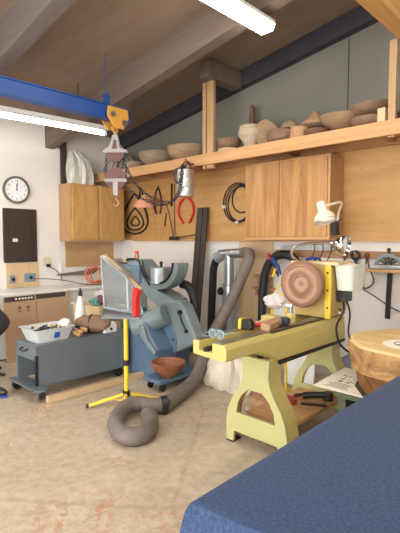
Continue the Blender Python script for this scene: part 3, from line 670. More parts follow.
obj('clamp', MB().box(1.28, 1.42, -.12, -.05, 1.5, 1.55).obox((1.55, -.06, 1.55), (.4, .015, .015), (0, -.12, 0)), BLACKP, t)
t = thing('cable_coil', 'coil of black cable hung on the plywood left of the birch cabinet', 'cable', (2.48, -.05, 1.73))
m = MB()
for k, (dx, dz, R) in enumerate(((0, 0, .235), (.03, -.01, .22), (.06, .05, .17), (-.01, .01, .245))): m.torus((2.50+dx, -.031-.008*k, 1.965+dz), R, .009, RX(PI/2) , 40, 6, .92)
obj('loop', m, BLACK, t, smooth=True); obj('tie', MB().obox((2.28, -.06, 1.93), (.03, .03, .04)).obox((2.5, -.06, 1.725), (.04, .03, .03)), WHITEP, t)
# metal can holding the chain, hung from the shelf fascia
t = thing('metal_can', 'shiny ribbed metal can hanging from the shelf edge with chain in it', 'can', (2.15, -.75, 2.1))
obj('can', MB().lathe([(0, 0), (.098, 0), (.1, .01), (.103, .09), (.098, .1), (.103, .11), (.103, .2), (.1, .21), (.103, .22), (.1, .31), (.094, .31), (.09, .02), (0, .02)], (2.245, -.735, 2.02), 28), plain('tin plate', (196, 200, 200), .3, .75, var=.1, scale=8), t, smooth=True)
obj('handle', MB().tube([(2.155, -.735, 2.32), (2.175, -.72, 2.40), (2.245, -.71, 2.44), (2.315, -.72, 2.40), (2.335, -.735, 2.32)], .008, 8), DSTEEL, t)
obj('hook', MB().tube([(2.245, -.60, 2.42), (2.245, -.66, 2.405), (2.245, -.71, 2.43), (2.245, -.73, 2.465)], .012, 8), plain('purple hook', (120, 66, 84), .5), t)

# ------------------------------------------------------------------ blue beam, trolley, hoist
t = thing('crane_beam', 'bright blue steel crane beam hung below the ceiling', 'beam', (2.0, -2.8, 2.8))
obj('girder', MB().box(1.965, 2.035, -5.6, -1.392, 2.79, 2.935).box(1.945, 2.055, -5.6, -1.392, 2.785, 2.797).box(1.945, 2.055, -5.6, -1.392, 2.93, 2.942), BLUE, t, bevel=.002)
obj('hanger', MB().box(1.98, 2.02, -1.70, -1.64, 2.942, 3.05).cyl((2.0, -1.67, 3.05), (2.0, -1.67, 3.49), .005), BLUE, t)
obj('hanger', MB().box(1.97, 2.03, -4.6, -4.5, 2.942, 3.15), BLUE, t)
t = thing('beam_trolley', 'yellow push trolley riding on the end of the blue beam', 'trolley', (2.0, -1.56, 2.7))
for sx in (-1, 1):
    x = 2.0+sx*.065
    sp = obj('side_plate', MB().prism([(-1.70, 2.92), (-1.44, 2.92), (-1.43, 2.82), (-1.50, 2.70), (-1.62, 2.70), (-1.71, 2.82)], 'x', x-.006, x+.006), TROL, t, bevel=.004)
    obj('wheel', MB().cyl((x+sx*.007, -1.49, 2.77), (x+sx*.02, -1.49, 2.77), .035).cyl((x+sx*.007, -1.64, 2.84), (x+sx*.02, -1.64, 2.84), .03), STEEL, sp)
obj('cross_pin', MB().cyl((1.925, -1.56, 2.73), (2.075, -1.56, 2.73), .016), TROL, t)
obj('eye', MB().torus((2.0, -1.56, 2.69), .028, .009, RY(PI/2)), TROL, t, smooth=True)
t = thing('chain_hoist', 'two-block pulley chain hoist hanging from the yellow trolley', 'hoist', (2.0, -1.56, 1.9))
YH = -1.56; XH = 2.0
MH = Matrix.Translation((XH, YH, 0)) @ RZ(.75)
def hp(name, mb, mat, par=None, sm=False):
    mb.bm.transform(MH); return obj(name, mb, mat, par or t, smooth=sm)
plain('cast aluminium', (150, 148, 146), .45, .3)
OUTB = [(-.028, 2.64), (.028, 2.64), (.04, 2.57), (.05, 2.50), (.13, 2.475), (.13, 2.45), (-.13, 2.45), (-.13, 2.475), (-.075, 2.51), (-.045, 2.57)]
HOLB = [(-.012, 2.585), (.012, 2.585), (.022, 2.49), (-.032, 2.49)]
ub = hp('upper_block', MB().tube([(0, 0, 2.69), (0, 0, 2.65), (-.005, 0, 2.62)], .011, 8).prism(OUTB, 'y', -.032, -.022, [HOLB]).prism(OUTB, 'y', .022, .032, [HOLB]).box(-.026, .026, -.022, .022, 2.6, 2.638), MATS['cast aluminium'])
hp('sheave', MB().lathe([(0, -.016), (.10, -.016), (.088, 0), (.10, .016), (0, .016)], (0, 0, 2.455), M=RX(PI/2)), REDW, ub, True)
lb = hp('lower_block', MB().prism([(-.12, 2.135), (.12, 2.135), (.12, 2.165), (.03, 2.17), (-.12, 2.165)], 'y', -.032, -.022).prism([(-.028, 2.135), (.028, 2.135), (.024, 1.99), (-.024, 1.99)], 'y', -.032, -.022).prism([(-.12, 2.135), (.12, 2.135), (.12, 2.165), (-.12, 2.165)], 'y', .022, .032).box(-.026, .026, -.022, .022, 1.985, 2.015).box(-.015, .015, .016, .022, 1.99, 2.14), MATS['cast aluminium'])
hp('sheave', MB().lathe([(0, -.016), (.115, -.016), (.10, 0), (.115, .016), (0, .016)], (0, 0, 2.175), M=RX(PI/2)), REDW, lb, True)
hp('hook', MB().tube([(0, 0, 1.985), (0, 0, 1.95), (.022, 0, 1.93), (.028, 0, 1.90), (0, 0, 1.875), (-.028, 0, 1.895)], .009, 8), TURN5, lb, True)
def chain(name, pts, link=.03, r=.0045):
    P = catmull(pts, 24); L = [0]
    for a, b in zip(P, P[1:]): L.append(L[-1]+(b-a).length)
    m = MB(); n = int(L[-1]/link); j = 0
    for k in range(n):
        d = (k+.5)*link
        while L[j+1] < d: j += 1
        p = P[j].lerp(P[j+1], (d-L[j])/max(1e-6, L[j+1]-L[j])); tdir = (P[j+1]-P[j]).normalized()
        q = tdir.to_track_quat('X', 'Z').to_matrix().to_4x4()
        m.torus(p, link*.44, r, q @ RX(PI/2*(k % 2)), 10, 5, 1.45)
    return obj(name, m, plain('dark chain', (76, 76, 86), .4, .7), t, smooth=True)
w = lambda x, y, z: MH @ Vector((x, y, z))
chain('chain', [w(-.10, 0, 2.45), w(-.108, 0, 2.3), w(-.115, 0, 2.17)])
chain('chain', [w(.10, 0, 2.45), w(.108, 0, 2.3), w(.115, 0, 2.17)])
chain('chain', [w(.10, .01, 2.44), w(.07, .02, 2.3), Vector((2.04, -1.50, 2.15)), Vector((2.10, -1.40, 2.02)), Vector((2.19, -1.22, 1.92)), Vector((2.24, -1.08, 1.90)), Vector((2.29, -.95, 1.97)), Vector((2.29, -.865, 2.16)), Vector((2.25, -.80, 2.35)), Vector((2.24, -.735, 2.36)), Vector((2.24, -.735, 2.2))])
chain('chain', [w(.115, .0, 2.3), Vector((2.16, -1.44, 2.14)), Vector((2.20, -1.33, 2.03)), Vector((2.25, -1.18, 1.95)), Vector((2.31, -1.02, 1.94)), Vector((2.32, -.89, 2.06)), Vector((2.31, -.85, 2.25)), Vector((2.27, -.74, 2.40))])
chain('chain', [Vector((2.245, -.76, 2.37)), Vector((2.20, -.85, 2.32)), Vector((2.19, -.858, 2.22)), Vector((2.25, -.858, 2.17)), Vector((2.30, -.858, 2.22)), Vector((2.30, -.85, 2.31)), Vector((2.25, -.76, 2.38))])

# ------------------------------------------------------------------ ceiling lights
def fixture(p0, p1, w, lab, tube_r, mat, zoff):
    a, b = Vector(p0), Vector(p1); c = (a+b)/2; L = (b-a).length; rz = math.atan2((b-a).y, (b-a).x)
    t = thing('ceiling_light', lab, 'ceiling light', c, rz, 'fluorescent ceiling lights')
    def loc(mb): mb.bm.transform(WM[t.name]); return mb
    return t, L, loc
t, L, loc = fixture((1.37, -1.26, 2.80), (1.17, -3.66, 2.80), .1, 'thin fluorescent tube light hanging beside the blue beam', .02, TUBE, .0)
obj('housing', loc(MB().box(-L/2, L/2, -.045, .045, .045, .10).prism([(-.075, .03), (-.045, .05), (.045, .05), (.075, .03), (.045, .056), (-.045, .056)], 'x', -L/2, L/2)), WHITEP, t)
obj('tube', loc(MB().cyl((-L/2+.03, 0, .012), (L/2-.03, 0, .012), .02)), TUBE, t, smooth=True)
obj('end_cap', loc(MB().box(-L/2, -L/2+.03, -.03, .03, -.015, .05).box(L/2-.03, L/2, -.03, .03, -.015, .05)), WHITEP, t)
for q in (-.85, .85): obj('hanger', loc(MB().cyl((q, 0, .1), (q, 0, .54), .004)), DSTEEL, t)
t, L, loc = fixture((3.75, -1.20, 3.29), (3.75, -3.60, 3.29), .15, 'wide glowing fluorescent light under the ceiling near the top edge', .02, TUBE2, 0)
obj('housing', loc(MB().box(-L/2, L/2, -.075, .075, .05, .085)), WHITEP, t)
obj('diffuser', loc(MB().prism([(-.078, .05), (.078, .05), (.06, .0), (-.06, .0)], 'x', -L/2+.01, L/2-.01)), TUBE2, t)
for q in (-.9, .9): obj('hanger', loc(MB().cyl((q, 0, .085), (q, 0, .42), .004)), DSTEEL, t)

for xx, yy, zz in ((3.75, -5.9, 3.29), (6.3, -4.9, 3.7), (6.3, -2.2, 3.7)):
    t, L, loc = fixture((xx, yy+1.2, zz), (xx, yy-1.2, zz), .15, 'fluorescent ceiling light further back in the shop', .02, TUBE2, 0)
    obj('housing', loc(MB().box(-L/2, L/2, -.075, .075, .05, .085)), WHITEP, t)
    obj('diffuser', loc(MB().prism([(-.078, .05), (.078, .05), (.06, .0), (-.06, .0)], 'x', -L/2+.01, L/2-.01)), TUBE2, t)
    for q in (-.9, .9): obj('hanger', loc(MB().cyl((q, 0, .085), (q, 0, roofz(xx)-zz), .004)), DSTEEL, t)
# ------------------------------------------------------------------ bowls on the shelf
SZ = 2.5155; G = 'turned pieces on the overhead shelf'
def bowl_prof(R, H, foot=.4, th=.018, curve=.6):
    out = [(0, 0), (R*foot, 0)]
    for k in range(1, 9):
        u = k/8; out.append((R*(foot+(1-foot)*math.sin(u*PI/2)**curve), H*u))
    inn = [(R-th, H)]
    for k in range(7, 0, -1):
        u = k/8; inn.append((max(.01, (R-th)*(foot*.8+(1-foot*.8)*math.sin(u*PI/2)**curve)), th+(H-th)*u))
    return out+inn+[(0, th)]
def turned(name, prof, x, y, mat, lab, z=SZ, M=None, cat='bowl', wob=.01, sq=1):
    return tag(obj(name, MB().lathe(prof, (x, y, z), 40, M, sq, wob), mat, smooth=True), lab, cat, G)
turned('bowl', bowl_prof(.15, .12, .35), .80, -.36, TURN3, 'low greyish bowl at the far left of the shelf row')
turned('platter', bowl_prof(.13, .05, .3), .60, -.15, TURN1, 'tilted pale dish leaning at the left end of the shelf row', z=SZ+.02, M=RY(.15), cat='dish')
turned('bowl', bowl_prof(.275, .20, .34, curve=.75), 1.26, -.30, TURN3, 'first big open bowl, left of two left of the doubled post')
turned('bowl', bowl_prof(.28, .20, .42, curve=.6), 1.86, -.30, TURN1, 'second big round bowl just left of the doubled post')
turned('disc_blank', [(0, 0), (.135, 0), (.14, .01), (.135, .045), (0, .045)], 2.67, -.42, TURN4, 'pale flat round blank right of the doubled post', cat='blank')
turned('bowl', bowl_prof(.145, .11, .5), 2.66, -.42, TURN2, 'brown bowl resting on the pale flat blank', z=SZ+.046)
turned('urn', [(0, 0), (.085, 0), (.09, .03), (.07, .05), (.1, .10), (.135, .15), (.14, .19), (.125, .215), (.13, .225), (.115, .255), (.105, .255), (.1, .2), (0, .1)], 2.99, -.44, TURN4, 'pale double-bellied turned urn with the dark offcut behind it', cat='urn')
tag(obj('offcut', MB().prism([(2.73, SZ), (2.83, SZ), (2.815, SZ+.56), (2.79, SZ+.60), (2.755, SZ+.59)], 'y', -.16, -.12), TURN6, bevel=.008), 'tall dark brown offcut standing behind the pale urn', 'offcut')
tag(obj('natural_edge_slab', MB().lathe([(0, -.02), (.12, -.02), (.125, 0), (.12, .02), (0, .02)], (3.17, -.40, SZ+.155), 36, RZ(.7) @ RX(PI/2) @ RY(.1), 1.2, .04), TURN1, smooth=True), 'rough round slab standing on edge right of the pale urn', 'slab', G)
turned('bowl', bowl_prof(.17, .09, .5), 3.37, -.38, TURN2, 'lower brown bowl of the pile between urn and pinkish cylinder')
turned('bowl', [(.165, 0), (.17, .01), (.15, .05), (.08, .07), (0, .07), (0, .05), (.13, .035), (.15, 0)], 3.37, -.38, TURN2, 'upturned brown bowl in the middle of the pile left of the cylinder', z=SZ+.092)
turned('wooden_finial', [(0, 0), (.11, 0), (.1, .02), (.055, .08), (.03, .095), (0, .097)], 3.43, -.33, TURN1, 'rounded dark cone on top of the pile left of the cylinder', z=SZ+.163, cat='finial')
turned('cylinder_blank', [(0, 0), (.092, 0), (.095, .01), (.093, .12), (0, .125)], 3.63, -.47, TURN5, 'short pinkish wooden cylinder near the shelf edge', cat='blank', M=RY(.04))
turned('bowl', bowl_prof(.16, .05, .6), 3.70, -.22, TURN6, 'small dark bowl behind the pinkish cylinder')
turned('bowl', [(.175, 0), (.18, .015), (.15, .05), (.1, .075), (0, .078), (0, .06), (.12, .04), (.16, 0)], 3.66, -.21, TURN2, 'dark upturned bowl below the tall cone', z=SZ+.06)
turned('bowl', bowl_prof(.17, .045, .6), 3.66, -.21, TURN2, 'shallow brown bowl carrying the tall cone', z=SZ+.139)
turned('wooden_finial', [(0, 0), (.155, 0), (.15, .015), (.09, .07), (.04, .135), (.02, .15), (0, .152)], 3.66, -.21, TURN5, 'tall orange pointed cone topping the middle pile', z=SZ+.186, cat='finial')
turned('bowl', bowl_prof(.12, .06, .6), 3.83, -.48, TURN6, 'small dark bowl between the cylinder and the footed bowl')
turned('bowl', [(0, 0), (.06, 0), (.06, .025), (.05, .035), (.10, .055), (.165, .10), (.21, .16), (.218, .175), (.2, .18), (.14, .1), (0, .06)], 4.03, -.36, TURN1, 'large flared bowl on a pale foot in the middle right of the shelf')
turned('platter', bowl_prof(.105, .06, .5), 4.18, -.125, TURN6, 'dark dish on a block behind the large flared bowl', z=SZ+.089, cat='dish')
tag(obj('wood_block', MB().box(4.08, 4.28, -.2, -.06, SZ, SZ+.088), TURN6), 'dark block hidden behind the large flared bowl', 'block')
turned('bowl', bowl_prof(.165, .09, .45), 4.33, -.42, TURN2, 'lower brown bowl of the pair left of the pale block')
turned('bowl', bowl_prof(.19, .10, .35), 4.31, -.35, TURN2, 'tilted wide bowl on top of the pair left of the pale block', z=SZ+.118, M=RY(-.10))
tag(obj('wood_block', MB().box(4.445, 4.515, -.53, -.43, SZ, SZ+.135), PALE, bevel=.004), 'pale upright wood block left of the single post', 'block')
tag(obj('wood_block', MB().box(4.455, 4.56, -.36, -.27, SZ, SZ+.13), TURN6, bevel=.004), 'dark upright wood block left of the single post', 'block')
turned('bowl', bowl_prof(.2, .14, .4), 4.86, -.34, TURN1, 'tan bowl right of the single post at the picture edge')
turned('bowl', [(.12, 0), (.125, .01), (.1, .06), (0, .08), (0, .06), (.09, .04), (.11, 0)], 4.84, -.34, TURN4, 'pale upturned bowl on the tan bowl at the picture edge', z=SZ+.142)

# plastic sheeting and bundles on the left cabinet and shelf end
def drape(name, mat, lab, cat, base, seed):
    from mathutils import noise as N
    m = MB(); R = []
    for (z, rx, ry, cx, cy) in base:
        ring = []
        for k in range(48):
            a = 2*PI*k/48; f = 1+.16*math.sin(9*a+seed+z*3)+.10*math.sin(17*a+seed*2-z*5)+.12*N.noise(Vector((math.cos(a)*2, math.sin(a)*2, z*4+seed)))
            ring.append(Vector((cx+rx*f*math.cos(a), cy+ry*f*math.sin(a), z)))
        R.append(ring)
    m.loft(R)
    return tag(obj(name, m, mat, smooth=True), lab, cat)
drape('plastic_sheeting', FILM, 'bunched translucent plastic sheeting piled on the left cabinet', 'plastic sheeting', [(2.318, .12, .19, .17, -.89), (2.42, .125, .19, .18, -.89), (2.56, .12, .18, .17, -.89), (2.70, .09, .16, .15, -.90), (2.80, .05, .09, .12, -.95), (2.83, .02, .03, .1, -.97)], 1)
drape('fabric_bundle', TARP, 'grey-brown wrapped bundle on the left end of the shelf', 'bundle', [(2.518, .22, .2, .30, -.27), (2.62, .23, .21, .32, -.27), (2.72, .2, .18, .36, -.27), (2.80, .12, .12, .38, -.26), (2.83, .04, .05, .4, -.26)], 3)

# ------------------------------------------------------------------ lathe
t = thing('wood_lathe', 'heavy yellow wood lathe with arched cast legs in mid room', 'lathe', (4.21, -1.6, 0))
LX0, LX1, LY0, LY1, LT = 4.07, 4.35, -2.455, -.88, .86
m = MB()
m.prism([(LX0, .77), (LX1-.02, .755), (LX1, .77), (LX1, .835), (LX1-.02, .86), (4.235, .86), (4.235, .80), (4.125, .80), (4.125, .86), (LX0, .86)], 'y', LY0, LY1)
obj('bed', m, YEL, t, bevel=.006)
obj('apron', MB().prism([(-2.12, .768), (-2.0, .765), (-1.95, .72), (-1.885, .665), (LY1, .655), (LY1, .775), (-2.12, .775)], 'x', LX0+.005, LX1+.004), YEL, t, bevel=.004)
obj('way', MB().box(4.24, 4.305, LY0+.01, LY1, .8605, .868).box(4.075, 4.12, LY0+.01, LY1, .8605, .868), plain('worn steel way', (150, 146, 132), .35, .7), t)
obj('slot_strip', MB().box(4.318, 4.334, -1.95, LY1, .8602, .8665), BLACKP, t)
obj('apron_strip', MB().box(LX1-.02, LX1+.006, -1.87, LY1, .632, .656), BLACKP, t)
obj('end_bolt', MB().cyl((4.18, LY0+.06, .815), (4.18, LY0-.005, .815), .016), DSTEEL, t)
cxL = 4.215
half = [(.118, .67), (.112, .54), (.125, .48), (.165, .405), (.215, .33), (.25, .25), (.265, .16), (.265, .012), (.195, .012), (.19, .09)]
out = [(cxL+a, z) for a, z in half]+[(cxL-a, z) for a, z in reversed(half)]
hh = [(.17, .235), (.155, .31), (.12, .375), (.06, .43)]
hole = [(cxL+a, z) for a, z in hh]+[(cxL-a, z) for a, z in reversed(hh)]
for y in (-1.98, -1.06):
    lg = obj('leg', MB().prism(out, 'y', y, y+.025, [hole]), OLIVE, t, bevel=.004)
    rim = MB()
    edge = [(cxL+a, z) for a, z in half[:8]]
    for s_ in (1, -1):
        P = [(cxL+s_*a, z) for a, z in half[:8]]; Q_ = [(cxL+s_*(a-.022), z) for a, z in half[:8]]
        rim.loft([[Vector((a[0], y+.0251, a[1])), Vector((a[0], y+.15, a[1])), Vector((b[0], y+.15, b[1])), Vector((b[0], y+.0251, b[1]))] for a, b in zip(P, Q_)])
    obj('flange', rim, YEL if y < -1.5 else OLIVE, lg)
    for s_ in (1, -1): obj('foot_pad', MB().box(cxL+s_*.23-.03, cxL+s_*.23+.03, y+.0, y+.1, .001, .0115), BLACK, lg)
obj('stretcher_shelf', MB().box(4.02, 4.42, -1.82, -1.07, .17, .195), PINE, t, label='wooden lower shelf')
hs = obj('headstock', MB().prism([(4.06, .869), (4.36, .869), (4.385, 1.0), (4.385, 1.28), (4.36, 1.295), (4.06, 1.295)], 'y', -1.22, -.89), plain('headstock yellow tan', (196, 168, 106), .4, var=.06), t, bevel=.012)
obj('cover_strip', MB().prism([(4.345, .87), (4.392, .87), (4.392, 1.30), (4.345, 1.30)], 'y', -1.235, -1.21), SYEL, hs, bevel=.004, label='bright yellow cover strip')
for q in (.96, 1.1, 1.24): obj('bolt', MB().cyl((4.37, -1.236, q), (4.37, -1.242, q), .008), DSTEEL, hs)
obj('spindle', MB().cyl((4.195, -1.30, 1.145), (4.195, -1.21, 1.145), .04).cyl((4.195, -1.295, 1.145), (4.195, -1.275, 1.145), .08), STEEL, t, smooth=True)
br = obj('banjo', MB().box(4.03, 4.29, -1.66, -1.57, .869, .915).cyl((4.265, -1.60, .869), (4.265, -1.60, .95), .035), YEL, t, bevel=.008)
obj('lock_handle', MB().obox((4.27, -1.69, .905), (.07, .05, .05), (0, 0, .2)), plain('navy handle', (30, 44, 70), .4), br, bevel=.012)
tr_ = obj('tool_rest', MB().cyl((4.265, -1.60, .95), (4.265, -1.60, 1.0), .016).obox((4.25, -1.6, 1.01), (.05, .03, .02), (0, 0, .2)), STEEL, t)
disc = MB().lathe([(0, 0), (.10, 0), (.17, .0), (.188, .018), (.19, .04), (.182, .055), (.15, .062), (.14, .05), (.12, .048), (.11, .056), (.07, .056), (.06, .044), (.0, .04)], seg=56)
disc.bm.transform(Matrix.Translation((4.195, -1.301, 1.145)) @ RX(PI/2) @ RZ(.4))
dd = obj('bowl_blank', disc, DISC, smooth=True)
tag(dd, 'round brown wood blank mounted on the lathe faceplate', 'blank')
# slab on the headstock and little things on it
tag(obj('wood_slab', MB().obox((4.22, -1.06, 1.311), (.42, .3, .026), (0, 0, .05)), PALE, bevel=.004), 'pale wood slab lying on the lathe headstock', 'slab')
tag(obj('blue_pliers', MB().tube([(4.12, -1.15, 1.335), (4.16, -1.13, 1.35), (4.21, -1.14, 1.335)], .012, 8).tube([(4.14, -1.17, 1.335), (4.19, -1.11, 1.35), (4.24, -1.12, 1.335)], .012, 8), plain('navy grips', (40, 60, 130), .5), smooth=True), 'small blue-handled pliers on the slab above the headstock', 'pliers')
for i in range(3):
    tag(obj('hex_key', MB().tube([(4.08+.08*i, -1.0, 1.326), (4.10+.08*i, -.97, 1.40), (4.09+.08*i, -.95, 1.46)], .005, 6), DSTEEL), 'thin dark rod standing up behind the blue pliers on the slab', 'rod', 'rods on the headstock slab')
t = thing('gooseneck_lamp', 'chrome gooseneck lamp arched over the lathe headstock', 'lamp', (4.0, -1.0, 1.3))
obj('neck', MB().tube([(4.02, -1.12, 1.325), (3.99, -1.16, 1.37), (4.02, -1.17, 1.43), (4.12, -1.17, 1.465), (4.28, -1.17, 1.475), (4.38, -1.17, 1.475)], .012, 10), CHROME, t, smooth=True)
obj('lamp_head', MB().lathe([(0, 0), (.03, 0), (.04, .03), (.075, .06), (.085, .10), (.08, .12), (.07, .1), (0, .09)], (4.37, -1.17, 1.475), M=RY(1.75) @ RZ(.3)), CHROME, t, smooth=True)
obj('stem', MB().cyl((4.02, -1.12, 1.325), (4.02, -1.12, 1.33), .03), DSTEEL, t)
t = thing('clamp_lamp', 'white enamel clamp lamp on the right side of the birch cabinet', 'lamp', (3.95, -.36, 1.7))
MS = Matrix.Translation((3.99, -.60, 1.735)) @ RY(-.38) @ RX(-.15) @ Matrix.Scale(.78, 4)
obj('lamp_shade', MB().lathe([(0, .175), (.05, .17), (.055, .16), (.058, .06), (.07, .04), (.11, .0), (.135, -.06), (.138, -.08), (.13, -.08), (.1, .0), (.05, .03), (0, .03)], M=MS, seg=40), LAMPW, t, smooth=True)
obj('bulb', MB().ball(MS @ Vector((0, 0, -.05)), (.1, .1, .045), 3), BULB, t, smooth=True)
obj('arm', MB().tube([MS @ Vector((.05, 0, .1)), (4.05, -.45, 1.86), (4.02, -.30, 1.86), (3.95, -.22, 1.78), (3.925, -.2, 1.65)], .012, 8), LAMPW, t, smooth=True)
obj('clamp', MB().box(3.9015, 3.95, -.28, -.2, 1.55, 1.68).cyl((3.93, -.24, 1.6), (4.06, -.30, 1.50), .007).cyl((3.93, -.24, 1.68), (4.05, -.36, 1.70), .006), BLACKP, t)

# things on the bed
t = thing('tape_measure', 'yellow and black tape measure on the lathe bed', 'tape measure', (4.16, -1.97, .868))
obj('case', MB().prism([(4.115, .8685), (4.20, .8685), (4.205, .92), (4.18, .945), (4.12, .94)], 'y', -2.02, -1.965), BLACKP, t, bevel=.008)
obj('cover', MB().prism([(4.09, .8685), (4.115, .8685), (4.12, .94), (4.10, .945), (4.09, .93)], 'y', -2.02, -1.965).box(4.115, 4.19, -1.965, -1.955, .872, .935), SYEL, t, bevel=.004, label='yellow cover')
t = thing('gouge', 'red-handled gouge lying across the lathe bed', 'gouge', (4.15, -1.8, .868))
obj('handle', MB().tube([(4.13, -1.90, .885), (4.18, -1.86, .888), (4.22, -1.83, .886)], .016, 10), RED, t, smooth=True); obj('blade', MB().obox((4.27, -1.76, .884), (.12, .014, .006), (0, 0, .75)), DSTEEL, t)
tag(obj('wood_offcut', MB().obox((4.24, -1.80, .895), (.075, .30, .05), (.03, .05, .22)), TURN5, bevel=.012), 'tan split wood offcut lying on the lathe bed', 'offcut')
tag(obj('wood_offcut', MB().obox((4.10, -1.79, .879), (.04, .2, .02), (0, 0, .1)), PALE, bevel=.004), 'thin pale stick on the far rail of the lathe bed', 'offcut')
t = thing('safety_glasses', 'clear safety glasses with pale blue arms at the lathe bed end', 'safety glasses', (4.19, -2.3, .868))
m = MB()
for s_ in (-1, 1): m.lathe([(.026, 0), (.030, 0), (.030, .006), (.026, .006)], (4.19+.034*s_, -2.36, .90), 20, RX(PI/2))
obj('frame', m, plain('pale blue plastic', (150, 196, 222), .3), t, smooth=True)
obj('lens', MB().cyl((4.156, -2.363, .90), (4.156, -2.366, .90), .027).cyl((4.224, -2.363, .90), (4.224, -2.366, .90), .027), PLEXI, t)
obj('arm', MB().tube([(4.122, -2.36, .905), (4.125, -2.28, .905), (4.135, -2.22, .875)], .004, 6).tube([(4.258, -2.36, .905), (4.255, -2.28, .905), (4.245, -2.22, .875)], .004, 6), MATS['pale blue plastic'], t)
obj('strap', MB().tube([(4.12, -2.3, .9), (4.07, -2.33, .885), (4.09, -2.38, .875), (4.15, -2.30, .873)], .004, 6), BLUEGREY, t)

# bucket and switch box hung on the headstock
t = thing('pail', 'pale square plastic pail hung on the lathe headstock', 'pail', (4.47, -1.05, 1.08))
m = MB(); pc = (4.475, -1.06, 1.10)
m.loft([rr(a, b, z, pc) for z, a, b in ((0, .066, .11), (.19, .08, .13), (.195, .088, .138), (.2, .088, .138))]+[rr(a, b, z, pc) for z, a, b in ((.2, .076, .125), (.01, .06, .1))])
obj('shell', m, clear('milky plastic', (214, 222, 214), .93, .3), t, smooth=True)
obj('liner', MB().ball((4.475, -1.06, 1.285), (.07, .11, .03), 3, .3, 5), PAPER, t, smooth=True)
t = thing('switch_box', 'black lathe switch box with cables below the pale pail', 'switch box', (4.44, -1.05, .98))
obj('box', MB().box(4.386, 4.46, -1.12, -.98, 1.0, 1.09), BLACKP, t, bevel=.006)
obj('cable', MB().tube([(4.43, -1.08, 1.0), (4.45, -1.12, .92), (4.40, -1.13, .80), (4.42, -1.10, .65), (4.50, -1.0, .55)], .009, 8).tube([(4.43, -1.02, 1.0), (4.45, -1.0, .9), (4.44, -1.0, .75), (4.47, -1.02, .68)], .008, 8), BLACKP, t, smooth=True)
obj('lever', MB().tube([(4.386, -1.05, .93), (4.44, -1.14, .94), (4.46, -1.2, .925)], .009, 8).ball((4.46, -1.2, .925), .016, 2), STEEL, t, smooth=True)
# behind the lathe: white sheet, yellow wire rack
t = thing('wire_rack', 'yellow wire rack behind the lathe with a white rag', 'rack', (3.65, -.75, 0))
m = MB()
for a, b in (((3.52, .87), (3.62, 1.05)), ((3.62, 1.05), (3.72, 1.10)), ((3.72, 1.10), (3.74, .87)), ((3.52, .87), (3.74, .87)), ((3.55, .93), (3.73, .98)), ((3.58, .98), (3.66, .87))): m.cyl((a[0], -.80, a[1]), (b[0], -.80, b[1]), .009, seg=8)
m.cyl((3.55, -.80, .87), (3.55, -.80, 0), .012).cyl((3.72, -.80, .87), (3.72, -.80, 0), .012).cyl((3.55, -.84, .012), (3.55, -.65, .012), .012).cyl((3.72, -.84, .012), (3.72, -.65, .012), .012)
obj('frame', m, SYEL, t)
tag(obj('rag', MB().ball((3.60, -.83, .90), (.12, .06, .07), 4, .35, 9), RAG2, smooth=True), 'white rag draped on the yellow wire rack', 'rag')
tag(obj('white_board', MB().obox((3.74, -.55, .52), (.34, .02, 1.0), (-.1, 0, 0)), WHITEP, bevel=.003), 'white board leaning behind the lathe below the disc', 'board')
# canvas bag heap behind
drape('canvas_bag', CANVAS, 'crumpled off-white canvas bag slumped behind the lathe legs', 'bag', [(.005, .27, .15, 3.24, -1.06), (.07, .30, .17, 3.23, -1.06), (.16, .29, .15, 3.22, -1.05), (.25, .23, .11, 3.21, -1.04), (.31, .14, .07, 3.21, -1.03), (.33, .05, .03, 3.2, -1.03)], 5)
# on and under the lathe shelf
tag(obj('sanding_disc', MB().cyl((4.165, -1.45, .196), (4.165, -1.45, .235), .062, seg=28), plain('dull red disc', (172, 64, 52), .6), bevel=.004), 'small round red block on the lathe lower shelf', 'disc')
t = thing('air_grinder', 'dark angle grinder lying on the lathe lower shelf', 'grinder', (4.3, -1.3, .195))
obj('body', MB().tube([(4.20, -1.30, .225), (4.28, -1.25, .235), (4.36, -1.20, .24)], .026, 12), BLACKP, t, smooth=True)
obj('head', MB().cyl((4.37, -1.19, .2), (4.37, -1.19, .262), .038), DSTEEL, t); obj('cord', MB().tube([(4.20, -1.30, .225), (4.14, -1.34, .21), (4.12, -1.26, .205), (4.2, -1.17, .205)], .007, 6), BLACKP, t)
tag(obj('steel_wrench', MB().obox((4.33, -1.38, .205), (.17, .025, .012), (0, 0, .5)).cyl((4.41, -1.34, .199), (4.41, -1.34, .213), .024), DSTEEL), 'dark spanner lying beside the grinder on the lathe shelf', 'spanner')
tag(obj('wood_blank', MB().lathe([(0, 0), (.19, 0), (.2, .02), (.19, .05), (0, .05)], (3.86, -1.30, .001), 40, None, 1, .02), TURN4, smooth=True), 'pale round wood blank on the floor seen through the lathe leg', 'blank')
tag(obj('wood_blank', MB().lathe([(0, 0), (.15, 0), (.16, .02), (.15, .07), (0, .07)], (3.84, -1.27, .053), 40, None, 1, .02), TURN5, smooth=True), 'tan round wood blank stacked on the pale one beneath the lathe', 'blank')
tag(obj('grey_canister', MB().cyl((4.30, -.78, .36), (4.52, -.70, .52), .09, .09, 24).box(4.36, 4.46, -.8, -.68, .001, .36), plain('blue grey plastic', (120, 126, 140), .5), smooth=True), 'blue-grey round blower on a stand behind the lathe leg', 'blower')
for i in range(3):
    tag(obj('plank', MB().obox((3.30+.12*i, -.12-.05*i, .36), (.10, .02, .7), (-.12, .0, 0)), (PALE, TURN5, PINE)[i], bevel=.002), ('pale', 'brown', 'amber')[i]+' plank leaning on the back wall seen under the lathe bed', 'plank', 'planks behind the lathe')

